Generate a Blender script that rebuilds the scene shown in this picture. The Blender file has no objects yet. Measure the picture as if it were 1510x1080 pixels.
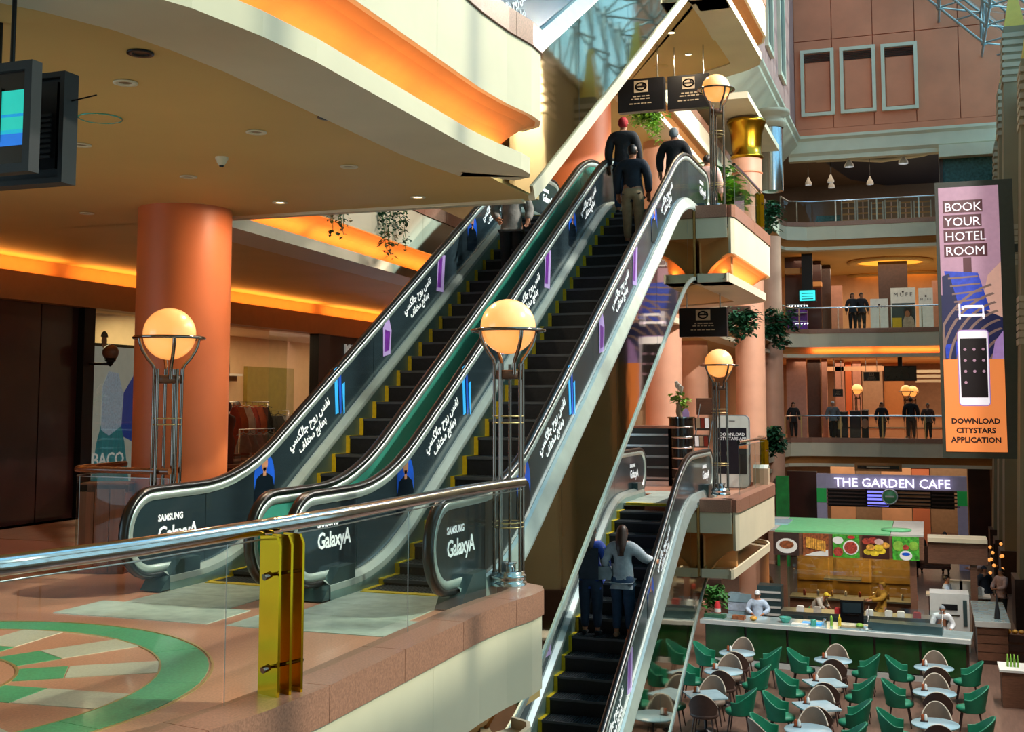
import bpy, bmesh, math, random
from math import sin, cos, pi, radians, sqrt, atan, atan2, hypot
from mathutils import Vector, Matrix, noise
random.seed(7)
R = random.Random(11)
COL = bpy.context.scene.collection

# ------------------------------------------------------------------ camera
FPX, PCX, PCY, EYE = 1730.0, 755.0, 443.0, 1.75
PITCH, YAW = atan(150 / FPX), radians(19.4)
cam_d = bpy.data.cameras.new('camera'); cam_d.sensor_width = 36; cam_d.lens = FPX / 1510 * 36
cam_d.shift_y = (PCY - 540) / 1510; cam_d.clip_end = 400
cam = bpy.data.objects.new('camera', cam_d); COL.objects.link(cam)
cam.location = (0, 0, EYE); cam.rotation_euler = (pi / 2 + PITCH, 0, YAW)
bpy.context.scene.camera = cam

_fw = Vector((-sin(YAW) * cos(PITCH), cos(YAW) * cos(PITCH), sin(PITCH)))
_rt = Vector((cos(YAW), sin(YAW), 0)); _up = _rt.cross(_fw)
def at(u, v, x=None, y=None, z=None):
    """survey helper: where the sight line through a point of the photograph meets a plane of the building"""
    r = _fw + _rt * ((u - PCX) / FPX) + _up * ((PCY - v) / FPX)
    k, t = (0, x) if x is not None else (1, y) if y is not None else (2, z)
    return Vector((0, 0, EYE)) + r * ((t - (0, 0, EYE)[k]) / r[k])

# ------------------------------------------------------------------ view, sky, sun
sc = bpy.context.scene
vs = sc.view_settings
vs.view_transform = 'Standard'; vs.look = 'None'; vs.gamma = 1; vs.use_curve_mapping = False; vs.exposure = 0.80
w = bpy.data.worlds.new('world'); sc.world = w; w.use_nodes = True
nt = w.node_tree; bg = nt.nodes['Background']
bg.inputs[0].default_value = (.46, .72, .86, 1); bg.inputs[1].default_value = 1.75          # even, hazy blue sky
sun_d = bpy.data.lights.new('sun', 'SUN'); sun_d.energy = 4.2; sun_d.angle = radians(2); sun_d.color = (1, .93, .80)
sun = bpy.data.objects.new('sun', sun_d); COL.objects.link(sun)
sun.rotation_euler = Vector((0.80, 0.16, 0.64)).to_track_quat('Z', 'Y').to_euler()
sc.cycles.max_bounces = 7; sc.cycles.diffuse_bounces = 4; sc.cycles.glossy_bounces = 4
sc.cycles.transparent_max_bounces = 14; sc.cycles.transmission_bounces = 4
sc.cycles.caustics_reflective = False; sc.cycles.caustics_refractive = False; sc.cycles.sample_clamp_indirect = 4

def area(name, loc, size, energy, color=(1, .8, .55), rot=(0, 0, 0), sy=None, spread=None):
    d = bpy.data.lights.new(name, 'AREA'); d.energy = energy; d.color = color; d.size = size
    if sy: d.shape = 'RECTANGLE'; d.size_y = sy
    if spread: d.spread = spread
    o = bpy.data.objects.new(name, d); COL.objects.link(o); o.location = loc; o.rotation_euler = rot
    return o
def point(name, loc, energy, color=(1, .7, .4), r=.1, parent=None):
    d = bpy.data.lights.new(name, 'POINT'); d.energy = energy; d.color = color; d.shadow_soft_size = r
    o = bpy.data.objects.new(name, d); COL.objects.link(o); o.location = loc
    if parent: o.parent = parent
    return o

# unseen fill lights added at the right to brighten the hall floor and galleries
for fy_ in (20, 23, 26, 29, 31.5): 
    fl = area('hall_fill', (3.55, fy_, 11.5), .3, 640, (1, .93, .84), sy=.2); fl.rotation_euler = Vector((.42, -.26, 1)).to_track_quat('Z', 'Y').to_euler()

# ------------------------------------------------------------------ materials
def lin(c): return tuple((x / 12.92 if x <= .04045 else ((x + .055) / 1.055) ** 2.4) for x in c)
def hexc(h): return lin(tuple(int(h[i:i + 2], 16) / 255 for i in (0, 2, 4)))
MATS = {}
def mat(name, col, rough=.6, metal=0, noise_amt=.12, noise_scale=6, bump=0, emit=0, emit_col=None, spec=.5, coat=0, trans=0, bump_scale=None, stretch=None):
    if name in MATS: return MATS[name]
    m = bpy.data.materials.new(name); m.use_nodes = True; t = m.node_tree; b = t.nodes['Principled BSDF']
    c = hexc(col) if isinstance(col, str) else col
    b.inputs['Base Color'].default_value = (*c, 1); b.inputs['Roughness'].default_value = rough; b.inputs['Metallic'].default_value = metal
    b.inputs['Specular IOR Level'].default_value = spec; b.inputs['Coat Weight'].default_value = coat; b.inputs['Coat Roughness'].default_value = .08
    if trans: b.inputs['Transmission Weight'].default_value = trans
    if noise_amt or bump:
        tc = t.nodes.new('ShaderNodeTexCoord'); mp = t.nodes.new('ShaderNodeMapping'); n = t.nodes.new('ShaderNodeTexNoise')
        n.inputs['Scale'].default_value = noise_scale; n.inputs['Detail'].default_value = 4
        if stretch: mp.inputs['Scale'].default_value = stretch
        t.links.new(tc.outputs['Object'], mp.inputs[0]); t.links.new(mp.outputs[0], n.inputs['Vector'])
        if noise_amt:
            r = t.nodes.new('ShaderNodeValToRGB'); a = noise_amt
            r.color_ramp.elements[0].position = .3; r.color_ramp.elements[1].position = .7
            r.color_ramp.elements[0].color = (*[x * (1 - a) for x in c], 1); r.color_ramp.elements[1].color = (*[min(1, x * (1 + a)) for x in c], 1)
            t.links.new(n.outputs['Fac'], r.inputs[0]); t.links.new(r.outputs[0], b.inputs['Base Color'])
        if bump:
            bp = t.nodes.new('ShaderNodeBump'); bp.inputs['Strength'].default_value = bump; bp.inputs['Distance'].default_value = .02
            if bump_scale:
                n2 = t.nodes.new('ShaderNodeTexNoise'); n2.inputs['Scale'].default_value = bump_scale; t.links.new(mp.outputs[0], n2.inputs['Vector'])
                t.links.new(n2.outputs['Fac'], bp.inputs['Height'])
            else: t.links.new(n.outputs['Fac'], bp.inputs['Height'])
            t.links.new(bp.outputs[0], b.inputs['Normal'])
    if emit:
        b.inputs['Emission Color'].default_value = (*(hexc(emit_col) if emit_col else c), 1); b.inputs['Emission Strength'].default_value = emit
    MATS[name] = m; return m
def glass(name, col=(.9, .97, .95), rough=.0, alpha=.12, gloss=.9):
    """thin architectural glass: sees and lights through, mirrors at grazing angles"""
    if name in MATS: return MATS[name]
    m = bpy.data.materials.new(name); m.use_nodes = True; t = m.node_tree; t.nodes.clear()
    o = t.nodes.new('ShaderNodeOutputMaterial'); mx = t.nodes.new('ShaderNodeMixShader'); tr = t.nodes.new('ShaderNodeBsdfTransparent')
    g = t.nodes.new('ShaderNodeBsdfGlossy'); fr = t.nodes.new('ShaderNodeLayerWeight'); pw = t.nodes.new('ShaderNodeMath'); ad = t.nodes.new('ShaderNodeMath')
    tr.inputs[0].default_value = (*col, 1); g.inputs[0].default_value = (gloss, gloss, gloss, 1); g.inputs['Roughness'].default_value = rough
    fr.inputs[0].default_value = .5; pw.operation = 'POWER'; pw.inputs[1].default_value = 5; ad.operation = 'ADD'; ad.inputs[1].default_value = alpha; ad.use_clamp = True
    t.links.new(fr.outputs['Facing'], pw.inputs[0]); t.links.new(pw.outputs[0], ad.inputs[0]); t.links.new(ad.outputs[0], mx.inputs[0]); t.links.new(tr.outputs[0], mx.inputs[1]); t.links.new(g.outputs[0], mx.inputs[2])
    t.links.new(mx.outputs[0], o.inputs[0]); MATS[name] = m; return m
def M(n): return MATS[n]

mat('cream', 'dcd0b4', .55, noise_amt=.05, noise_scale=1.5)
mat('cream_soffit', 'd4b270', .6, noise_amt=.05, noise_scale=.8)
mat('cove_glow_tint', 'd89a5c', .6, noise_amt=.04)  # orange glow of the cove lamps is put into this base colour
mat('granite_brown', 'a2725e', .35, noise_amt=.28, noise_scale=70, coat=.3)
mat('granite_pink', 'd6967a', .28, noise_amt=.16, noise_scale=60, coat=.2)
mat('granite_green', '58ac7c', .3, noise_amt=.2, noise_scale=50, coat=.2)
mat('granite_white', 'd2cbb6', .3, noise_amt=.1, noise_scale=50, coat=.2)
mat('brass_inlay', 'd8bf85', .3, .6, 0)
mat('terracotta_column', 'cc6a38', .5, noise_amt=.06, noise_scale=2)
mat('pink_column', 'cf9a80', .5, noise_amt=.06, noise_scale=2)
mat('pink_wall', 'e0845e', .7, noise_amt=.12, noise_scale=.6, bump=.05)
mat('pink_wall_pale', 'c08c80', .7, noise_amt=.1, noise_scale=.6)
mat('olive_stone', '8d8266', .7, noise_amt=.08, noise_scale=1)
mat('beige_stone', 'b0a48c', .7, noise_amt=.08, noise_scale=1)
mat('steel', 'c8ccd0', .14, 1, noise_amt=.05, noise_scale=20)
mat('steel_brushed', 'b8c2c2', .33, 1, noise_amt=.12, noise_scale=10, stretch=(1, 1, 8))
mat('chrome_warm', '8e7e76', .12, 1, noise_amt=.05)
mat('deck_alu', 'bccac6', .3, .55, noise_amt=.08, noise_scale=5)
mat('deck_dark', '4c6468', .35, .7, noise_amt=.1, noise_scale=5)
mat('skirt_teal', '7d9c98', .32, .4, noise_amt=.12, noise_scale=4)
mat('floor_plate', 'd4e2d8', .25, .12, noise_amt=.14, noise_scale=6, bump=.03, bump_scale=160)
mat('panel_navy', '16232f', .16, .35, noise_amt=.1, noise_scale=.6, spec=.7, coat=.5)
mat('panel_grey', '3c4f59', .2, .6, noise_amt=.2, noise_scale=.5, coat=.4)
mat('panel_teal', '4aa694', .22, .25, noise_amt=.15, noise_scale=.5, coat=.5)
mat('rubber_black', '121214', .28, 0, noise_amt=.1, spec=.6)
mat('step_black', '1b1c22', .5, .3, noise_amt=.25, noise_scale=30)
mat('step_edge', '565a60', .5, .6, noise_amt=.1)
mat('tread_groove', '3c4348', .45, .5, noise_amt=.3, noise_scale=80, stretch=(40, 1, 1))
mat('safety_yellow', 'e0c31c', .5, noise_amt=.1, noise_scale=20)
mat('mirror_bronze', 'b8a884', .035, 1, noise_amt=.03, noise_scale=1.5, bump=.05, bump_scale=1.3)
mat('gold_fin', 'c99a18', .16, 1, noise_amt=.12, noise_scale=3)
mat('gold_cap', 'b98a24', .24, 1, noise_amt=.12, noise_scale=3)
mat('globe_glass', 'ffd9a8', .25, emit=.62, emit_col='ffa24a', noise_amt=0, coat=.6)
mat('dark_bronze', '241810', .4, noise_amt=.2, coat=.2)
mat('maroon', '3c1c18', .3, noise_amt=.25, noise_scale=1.5, coat=.3)
mat('black_metal', '14151a', .35, .4, noise_amt=.1)
mat('black_plastic', '17181b', .55, noise_amt=.1)
mat('white_paint', 'e6e6e2', .5, noise_amt=.04)
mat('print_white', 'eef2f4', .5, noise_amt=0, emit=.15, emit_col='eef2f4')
mat('blue_print', '1b55c8', .3, noise_amt=.3, noise_scale=4)
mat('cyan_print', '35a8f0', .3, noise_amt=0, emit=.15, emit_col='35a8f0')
mat('purple_print', '6a2a90', .3, noise_amt=.3, noise_scale=10)
mat('lilac_print', 'b49ad8', .3, noise_amt=0)
mat('skin', 'b0795a', .55, noise_amt=.06)
mat('hair_dark', '1d130f', .45, noise_amt=.3, noise_scale=30)
mat('wood_brown', '6e4a38', .45, noise_amt=.2, noise_scale=8, stretch=(1, 1, 6))
mat('wood_dark', '3a2620', .4, noise_amt=.25, noise_scale=8)
mat('plant_green', '3f7a35', .5, noise_amt=.4, noise_scale=9)
mat('plant_dark', '1f5136', .5, noise_amt=.4, noise_scale=9)
mat('plant_light', '7fae3c', .5, noise_amt=.35, noise_scale=9)
glass('rail_glass', (.86, .93, .90), alpha=.03, gloss=.7)
glass('roof_glass', (.42, .66, .78), alpha=.10)
glass('wall_glass', (.66, .70, .67), alpha=.08)
glass('shop_glass', (.80, .80, .72), alpha=.10)

# ------------------------------------------------------------------ mesh builder
class MB:
    def __init__(s): s.v = []; s.f = []; s.m = []; s.s = []
    def add(s, vs, fs, m=0, sm=False):
        b = len(s.v); s.v += [tuple(p) for p in vs]
        for f in fs: s.f.append(tuple(b + i for i in f)); s.m.append(m); s.s.append(sm)
        return s
    def box(s, x0, x1, y0, y1, z0, z1, m=0):
        return s.add([(x, y, z) for z in (z0, z1) for y in (y0, y1) for x in (x0, x1)],
                     [(0, 2, 3, 1), (4, 5, 7, 6), (0, 1, 5, 4), (2, 6, 7, 3), (0, 4, 6, 2), (1, 3, 7, 5)], m)
    def obox(s, c, size, rz=0, m=0, tilt=0):
        hx, hy, hz = size[0] / 2, size[1] / 2, size[2] / 2
        Mx = Matrix.Translation(c) @ Matrix.Rotation(rz, 4, 'Z') @ Matrix.Rotation(tilt, 4, 'X')
        return s.add([Mx @ Vector((x, y, z)) for z in (-hz, hz) for y in (-hy, hy) for x in (-hx, hx)],
                     [(0, 2, 3, 1), (4, 5, 7, 6), (0, 1, 5, 4), (2, 6, 7, 3), (0, 4, 6, 2), (1, 3, 7, 5)], m)
    def prism(s, pts, a, b, axis='z', m=0, sm=False):
        """extrude a 2D outline along an axis from a to b"""
        def P(p, t): return {'z': (p[0], p[1], t), 'x': (t, p[0], p[1]), 'y': (p[0], t, p[1])}[axis]
        n = len(pts); vs = [P(p, a) for p in pts] + [P(p, b) for p in pts]
        s.add(vs, [tuple(range(n))[::-1], tuple(range(n, 2 * n))], m)
        s.add(vs, [(i, (i + 1) % n, n + (i + 1) % n, n + i) for i in range(n)], m, sm); return s
    def grid(s, rows, m=0, sm=True, cu=False, cv=False):
        nr, nc = len(rows), len(rows[0]); vs = [p for r in rows for p in r]; fs = []
        for i in range(nr if cv else nr - 1):
            for j in range(nc if cu else nc - 1):
                fs.append((i * nc + j, i * nc + (j + 1) % nc, ((i + 1) % nr) * nc + (j + 1) % nc, ((i + 1) % nr) * nc + j))
        return s.add(vs, fs, m, sm)
    def tube(s, path, r, n=8, m=0, closed=False, cap=True, sx=1.0):
        path = [Vector(p) for p in path]; rows = []; L = len(path)
        rr = r if isinstance(r, (list, tuple)) else [r] * L
        prev = None
        for i, p in enumerate(path):
            a = path[(i - 1) % L] if (i > 0 or closed) else p; b = path[(i + 1) % L] if (i < L - 1 or closed) else p
            d = (b - a); d = d.normalized() if d.length > 1e-9 else Vector((0, 0, 1))
            if prev is None:
                u = d.cross(Vector((0, 0, 1))); 
                if u.length < 1e-3: u = d.cross(Vector((1, 0, 0)))
            else: u = prev - d * prev.dot(d)
            u.normalize(); prev = u; v = d.cross(u)
            rows.append([p + (u * cos(2 * pi * k / n) * sx + v * sin(2 * pi * k / n)) * rr[i] for k in range(n)])
        s.grid(rows, m, True, cu=True, cv=closed)
        if cap and not closed:
            s.add(rows[0], [tuple(range(n))], m); s.add(rows[-1], [tuple(range(n))[::-1]], m)
        return s
    def lathe(s, prof, c=(0, 0, 0), n=24, m=0, sm=True, cap=True):
        rows = [[(c[0] + r * cos(2 * pi * k / n), c[1] + r * sin(2 * pi * k / n), c[2] + z) for k in range(n)] for r, z in prof]
        s.grid(rows, m, sm, cu=True)
        if cap:
            s.add(rows[0], [tuple(range(n))[::-1]], m); s.add(rows[-1], [tuple(range(n))], m)
        return s
    def sphere(s, c, r, n=24, k=14, m=0, sz=1):
        return s.lathe([(max(1e-4, r * sin(pi * i / k)), -r * sz * cos(pi * i / k)) for i in range(k + 1)], c, n, m, cap=False)
    def torus(s, c, Rr, r, n=28, k=8, m=0, sz=1):
        return s.tube([(c[0] + Rr * cos(2 * pi * i / n), c[1] + Rr * sin(2 * pi * i / n), c[2]) for i in range(n)], r, k, m, closed=True)
    def mesh(s, name, mats):
        me = bpy.data.meshes.new(name); me.from_pydata(s.v, [], s.f)
        for mm in (mats if isinstance(mats, (list, tuple)) else [mats]): me.materials.append(M(mm) if isinstance(mm, str) else mm)
        me.polygons.foreach_set('material_index', s.m); me.polygons.foreach_set('use_smooth', s.s)
        bm = bmesh.new(); bm.from_mesh(me); bmesh.ops.recalc_face_normals(bm, faces=bm.faces); bm.to_mesh(me); bm.free()
        me.update(); return me
    def build(s, name, mats, parent=None, kind=None):
        o = bpy.data.objects.new(name, s.mesh(name, mats)); COL.objects.link(o)
        if parent: o.parent = parent
        if kind: o['kind'] = kind
        return o
def link(name, me, parent=None, loc=None, rz=0):
    o = bpy.data.objects.new(name, me); COL.objects.link(o)
    if parent: o.parent = parent
    if loc is not None: o.location = loc
    if rz: o.rotation_euler = (0, 0, rz)
    return o
def tag(o, label, cat, group=None, kind=None):
    o['label'] = label; o['category'] = cat
    if group: o['group'] = group
    if kind: o['kind'] = kind
    return o
def thing(name, label, cat, loc=(0, 0, 0), rz=0, group=None):
    o = bpy.data.objects.new(name, None); COL.objects.link(o); o.location = loc; o.rotation_euler = (0, 0, rz); o.empty_display_size = .1
    return tag(o, label, cat, group)
def struct(name, loc=(0, 0, 0), rz=0):
    o = bpy.data.objects.new(name, None); COL.objects.link(o); o.location = loc; o.rotation_euler = (0, 0, rz); o['kind'] = 'structure'; return o
def dup(root, label=None, loc=None, rz=None, group=None):
    r = root.copy(); COL.objects.link(r)
    if loc is not None: r.location = loc
    if rz is not None: r.rotation_euler = (0, 0, rz)
    if label: r['label'] = label
    if group: r['group'] = group
    def rec(a, b):
        for ch in list(a.children):
            c = ch.copy(); COL.objects.link(c); c.parent = b; rec(ch, c)
    rec(root, r); return r
def text_mb(s, size, depth=.004, align='CENTER', spacing=1.0, bold=0):
    c = bpy.data.curves.new('t', 'FONT'); c.body = s; c.size = size; c.extrude = depth; c.align_x = align; c.space_character = spacing
    c.offset = bold; c.resolution_u = 2; c.space_line = 1.0
    o = bpy.data.objects.new('t', c); COL.objects.link(o)
    dg = bpy.context.evaluated_depsgraph_get(); e = o.evaluated_get(dg); me = e.to_mesh()
    vs = [tuple(v.co) for v in me.vertices]; fs = [tuple(p.vertices) for p in me.polygons]
    e.to_mesh_clear(); bpy.data.objects.remove(o); bpy.data.curves.remove(c)
    return vs, fs
def text(s, size, Mx, name, matn, parent=None, depth=.004, align='CENTER', spacing=1.0, bold=0, shear=None):
    vs, fs = text_mb(s, size, depth, align, spacing, bold); b = MB()
    if shear: vs = [(x, y + x * shear, z) for x, y, z in vs]
    b.add([Mx @ Vector(v) for v in vs], fs, 0); return b.build(name, matn, parent)
def frame_on(o, ux, uy):
    """matrix with local x along ux, local y along uy, placed at o"""
    ux = Vector(ux).normalized(); uy = Vector(uy).normalized(); uz = ux.cross(uy)
    return Matrix(((ux.x, uy.x, uz.x, o[0]), (ux.y, uy.y, uz.y, o[1]), (ux.z, uy.z, uz.z, o[2]), (0, 0, 0, 1)))
def offset(pl, d):
    """offset an open plan polyline by d to its left"""
    out = []
    for i, p in enumerate(pl):
        a = pl[max(0, i - 1)]; b = pl[min(len(pl) - 1, i + 1)]
        dx, dy = b[0] - a[0], b[1] - a[1]; L = hypot(dx, dy) or 1
        out.append((p[0] - dy / L * d, p[1] + dx / L * d))
    return out
def resample(pl, step):
    out = [pl[0]]; acc = 0
    for a, b in zip(pl, pl[1:]):
        L = hypot(b[0] - a[0], b[1] - a[1]); n = max(1, int(round(L / step)))
        out += [(a[0] + (b[0] - a[0]) * k / n, a[1] + (b[1] - a[1]) * k / n) for k in range(1, n + 1)]
    return out
def chop(pl, length, gap=.006):
    """cut a polyline into pieces about `length` long with a joint between them"""
    P = [Vector((*p, 0)) for p in pl]; seg = [(P[i + 1] - P[i]).length for i in range(len(P) - 1)]; tot = sum(seg); n = max(1, round(tot / length)); L = tot / n
    def pt(s):
        for i, g in enumerate(seg):
            if s <= g or i == len(seg) - 1: q = P[i].lerp(P[i + 1], min(1, s / g)); return (q.x, q.y)
            s -= g
    cum = [0]
    for g in seg: cum.append(cum[-1] + g)
    out = []
    for k in range(n):
        a, b = k * L + gap / 2, (k + 1) * L - gap / 2
        out.append([pt(a)] + [(P[i].x, P[i].y) for i in range(len(P)) if a + .01 < cum[i] < b - .01] + [pt(b)])
    return out
def band(mb, pl, prof, m=0, sm=False, closed=True):
    """sweep a closed cross-section (offset, z) along a plan polyline"""
    cols = [offset(pl, o) for o, z in prof]
    rows = [[(cols[j][i][0], cols[j][i][1], prof[j][1]) for j in range(len(prof))] for i in range(len(pl))]
    mb.grid(rows, m, sm, cu=closed)
    if closed: mb.add(rows[0], [tuple(range(len(prof)))], m); mb.add(rows[-1], [tuple(range(len(prof)))[::-1]], m)
    return mb
# ------------------------------------------------------------------ storeys and platforms
LV = [-5.05, 0.0, 5.05, 10.1]                                  # floor levels; each gallery kerb stands 0.1 above its floor
N_OUT = [(-13, 2.9), (-8.5, 2.9), (-5.8, 3.1), (-4.7, 3.5), (-4.05, 4.05), (-3.72, 4.55), (-3.5, 5.1), (-3.4, 5.66), (-3.357, 6.22),
         (-3.357, 8.77), (-3.32, 9.3), (-3.25, 9.75), (-3.25, 10.02), (-3.33, 10.22), (-3.54, 10.35)]
L_OUT = [(-7.6, 11.5), (-7.75, 14), (-8.0, 18), (-8.1, 20.4)]
R_FRONT = [(-3.70, 20.12), (-3.16, 20.12)]
R_SIDE = [(-3.10, 20.14), (-3.05, 20.24), (-3.0, 22), (-2.95, 24.3), (-3.05, 24.75), (-3.35, 25.1), (-4.2, 25.7), (-6.0, 26.3), (-6.15, 40), (-6.15, 55.2), (-6.0, 55.9), (-5.1, 56.4)]
B_OUT = [(-5.08, 56.4), (-2, 56.5), (1, 56.5), (3.7, 56.4)]

def edge(parent, pl, top, front=False, curb=True, cove=True):
    """granite kerb, painted fascia, lit cove and ledge of a gallery edge, kerb and fascia laid in panels"""
    drop = .57 if front else .85
    if curb:
        for p in chop(pl, 1.05):
            band(MB(), p, [(-.02, top), (-.02, top - .215), (.3, top - .215), (.3, top)]).build('granite_kerb', 'granite_brown', parent)
    for p in chop(pl, 2.5, .004):
        band(MB(), p, [(0, top - .22), (0, top - drop), (.05, top - drop), (.05, top - .22)]).build('fascia_panel', 'cream', parent)
    if cove:
        band(MB(), pl, [(.05, top - drop + .01), (.16, top - drop - .03), (.30, top - drop - .12), (.42, top - 1.08), (.5, top - 1.2), (.62, top - 1.2), (.62, top - .4), (.05, top - .4)]).build('cove', 'cove_glow_tint', parent)
        band(MB(), pl, [(.10, top - 1.18), (.10, top - 1.33), (.75, top - 1.33), (.75, top - 1.30), (.14, top - 1.27), (.14, top - 1.18)]).build('ledge', 'cream', parent)

def slab(parent, poly_floor, poly_soffit, top, fmat='granite_pink'):
    MB().prism(poly_floor, top - .42, top - .1).build('floor_slab', fmat, parent)
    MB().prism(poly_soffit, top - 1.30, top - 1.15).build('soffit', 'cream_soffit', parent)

gal = {}
for k, z in enumerate(LV):
    if k == 0: continue
    top = z + .1
    g = struct('floor' if k == 1 else 'floor_upper' if k == 2 else 'floor_top'); gal[k] = g
    edge(g, N_OUT, top)
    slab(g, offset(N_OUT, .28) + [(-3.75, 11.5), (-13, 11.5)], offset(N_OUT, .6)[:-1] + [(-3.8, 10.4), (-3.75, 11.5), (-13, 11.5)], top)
    MB().box(-7.6, -3.9, 11.38, 11.5, top - 1.33, top - .1).build('trimmer_beam', 'cream', g)
    edge(g, L_OUT, top)
    slab(g, offset(L_OUT, .28) + [(-13, 20.4), (-13, 11.5)], offset(L_OUT, .6) + [(-13, 20.4), (-13, 11.5)], top)
    # far platform and the gallery that runs on to the back of the hall
    edge(g, R_FRONT, top, front=True); edge(g, R_SIDE + B_OUT[1:], top)
    body = R_SIDE + B_OUT[1:]
    slab(g, [(-13, 20.4), (-8, 20.4), (-8, 22.2), (-3.72, 22.2), (-3.72, 20.3)] + offset(body, .28) + [(3.7, 70), (-13, 70)],
         [(-13, 20.4), (-3.65, 20.4)] + offset(body, .6) + [(3.7, 70), (-13, 70)], top, 'granite_pink' if k == 1 else 'beige_stone')
    MB().box(-3.78, -3.705, 20.12, 20.9, top - 1.3, top - .1).build('end_plate', 'mirror_bronze', g)
# ground floor
mat('wood_floor', '6a5145', .4, noise_amt=.22, noise_scale=3, stretch=(5, .6, 1), coat=.1)
g0 = struct('floor_ground')
MB().box(-13, 9, -4, 70, LV[0] - .3, LV[0]).build('wood_boards', 'wood_floor', g0)

# cove lighting: strip lamps lying on the ledges, hidden behind their upstands
def cove_lamps(pl, top, n, power, col=(1, .36, .07)):
    P = chop(offset(pl, .24), sum(hypot(b[0] - a[0], b[1] - a[1]) for a, b in zip(pl, pl[1:])) / n, .05)
    for p in P:
        a, b = Vector((*p[0], 0)), Vector((*p[-1], 0)); d = b - a; c = (a + b) / 2
        inw = Vector((-d.y, d.x, 0)).normalized()
        q = (inw * -.45 + Vector((0, 0, -1))).to_track_quat('Z', 'Y')     # lamps shine along local -Z: up and inwards
        xq = Vector((d.x, d.y, 0)).normalized(); zq = (inw * -.4 + Vector((0, 0, -1))).normalized(); yq = zq.cross(xq)
        o = area('cove_lamp', (c.x, c.y, top - 1.16), d.length * .96, power * d.length, col, sy=.07)
        o.rotation_euler = Matrix((xq, yq, zq)).transposed().to_euler()
cove_lamps(N_OUT[4:], LV[2] + .1, 6, 1.7)
cove_lamps(L_OUT, LV[2] + .1, 3, 2.4)
cove_lamps(R_SIDE[1:4], LV[2] + .1, 1, 2.5)
cove_lamps(B_OUT, LV[2] + .1, 3, 3, (1, .35, .12))

# emblem laid into the near floor
EC = (-6.28, 5.72)
def arc(r, a0, a1, n): return [(EC[0] + r * cos(radians(a0 + (a1 - a0) * i / n)), EC[1] + r * sin(radians(a0 + (a1 - a0) * i / n))) for i in range(n + 1)]
for k in range(12):
    a = 5 + 30 * k
    MB().prism(arc(2.07, a - 15, a + 14.8, 6) + arc(1.76, a + 14.8, a - 15, 4), -.02, .004).build('green_ring_stone', 'granite_green', gal[1])
    ca, sa = cos(radians(a)), sin(radians(a)); hw = .175
    def q(r, s): return (EC[0] + r * ca - s * sa, EC[1] + r * sa + s * ca)
    MB().prism([q(1.18, -hw), q(1.745, -hw), q(1.745, hw), q(1.18, hw)], -.02, .004).build('white_spoke_stone', 'granite_white', gal[1])
    MB().prism([q(.87, -hw), q(1.17, -hw), q(1.17, hw), q(.87, hw)], -.02, .004).build('green_spoke_stone', 'granite_green', gal[1])
for r, wd in ((2.085, .018), (1.752, .014), (.86, .02)):
    MB().prism(arc(r + wd, 0, 359.9, 72) + arc(r, 359.9, 0, 72), -.02, .0055).build('brass_ring', 'brass_inlay', gal[1])

# ------------------------------------------------------------------ walls of the hall
mat('wall_paint', 'b59a78', .7, noise_amt=.05)
MB().box(-13.3, -13.0, -4, 11.5, 5.2, 32).build('wall_left', 'wall_paint')['kind'] = 'structure'
MB().box(-13.3, -9.2, 30, 70, -5.1, 32).build('wall_left_far', 'wall_paint')['kind'] = 'structure'
MB().box(-13.3, 9, -4.3, -4.0, -5.1, 30).build('wall_front', 'wall_paint')['kind'] = 'structure'
MB().box(-13.3, 9, 70, 70.3, -5.1, 14.4).build('wall_back', 'dark_bronze')['kind'] = 'structure'

# right wall of olive stone with tapered pilasters that carry gilt lanterns
wr = struct('wall_right')
MB().box(3.9, 4.2, -4, 19, -5.1, -3.2).box(3.9, 4.2, 19, 70, -5.1, 12.8).build('wall_face', 'olive_stone', wr)
for j in range(9):
    MB().box(3.95, 4.2, -4 + j * 2.8, -3.8 + j * 2.8, -3.2, 17.6).build('mullion', 'beige_stone', wr)
    if j < 8:
        for zz in (-3.2, 1.9, 7.0, 12.1): MB().box(4.04, 4.06, -3.8 + j * 2.8, -1.2 + j * 2.8, zz + .15, zz + 5.0).build('added_glazing_pane', 'wall_glass', wr)  # unseen glazing, put in to let daylight and sun onto the near floor
for zz in (-3.2, 1.9, 7.0, 12.1): MB().box(3.97, 4.18, -4, 19, zz, zz + .15).build('transom', 'beige_stone', wr)
for za, zb_ in ((-3.2, -.8), (4.5, 5.6)): MB().box(4.0, 4.15, -4, 19, za, zb_).build('added_shade_band', 'beige_stone', wr)  # unseen bands, added to keep direct sun off the low fascia
MB().box(3.75, 4.2, 19, 57, 12.8, 13.05).build('coping', 'beige_stone', wr)
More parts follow.
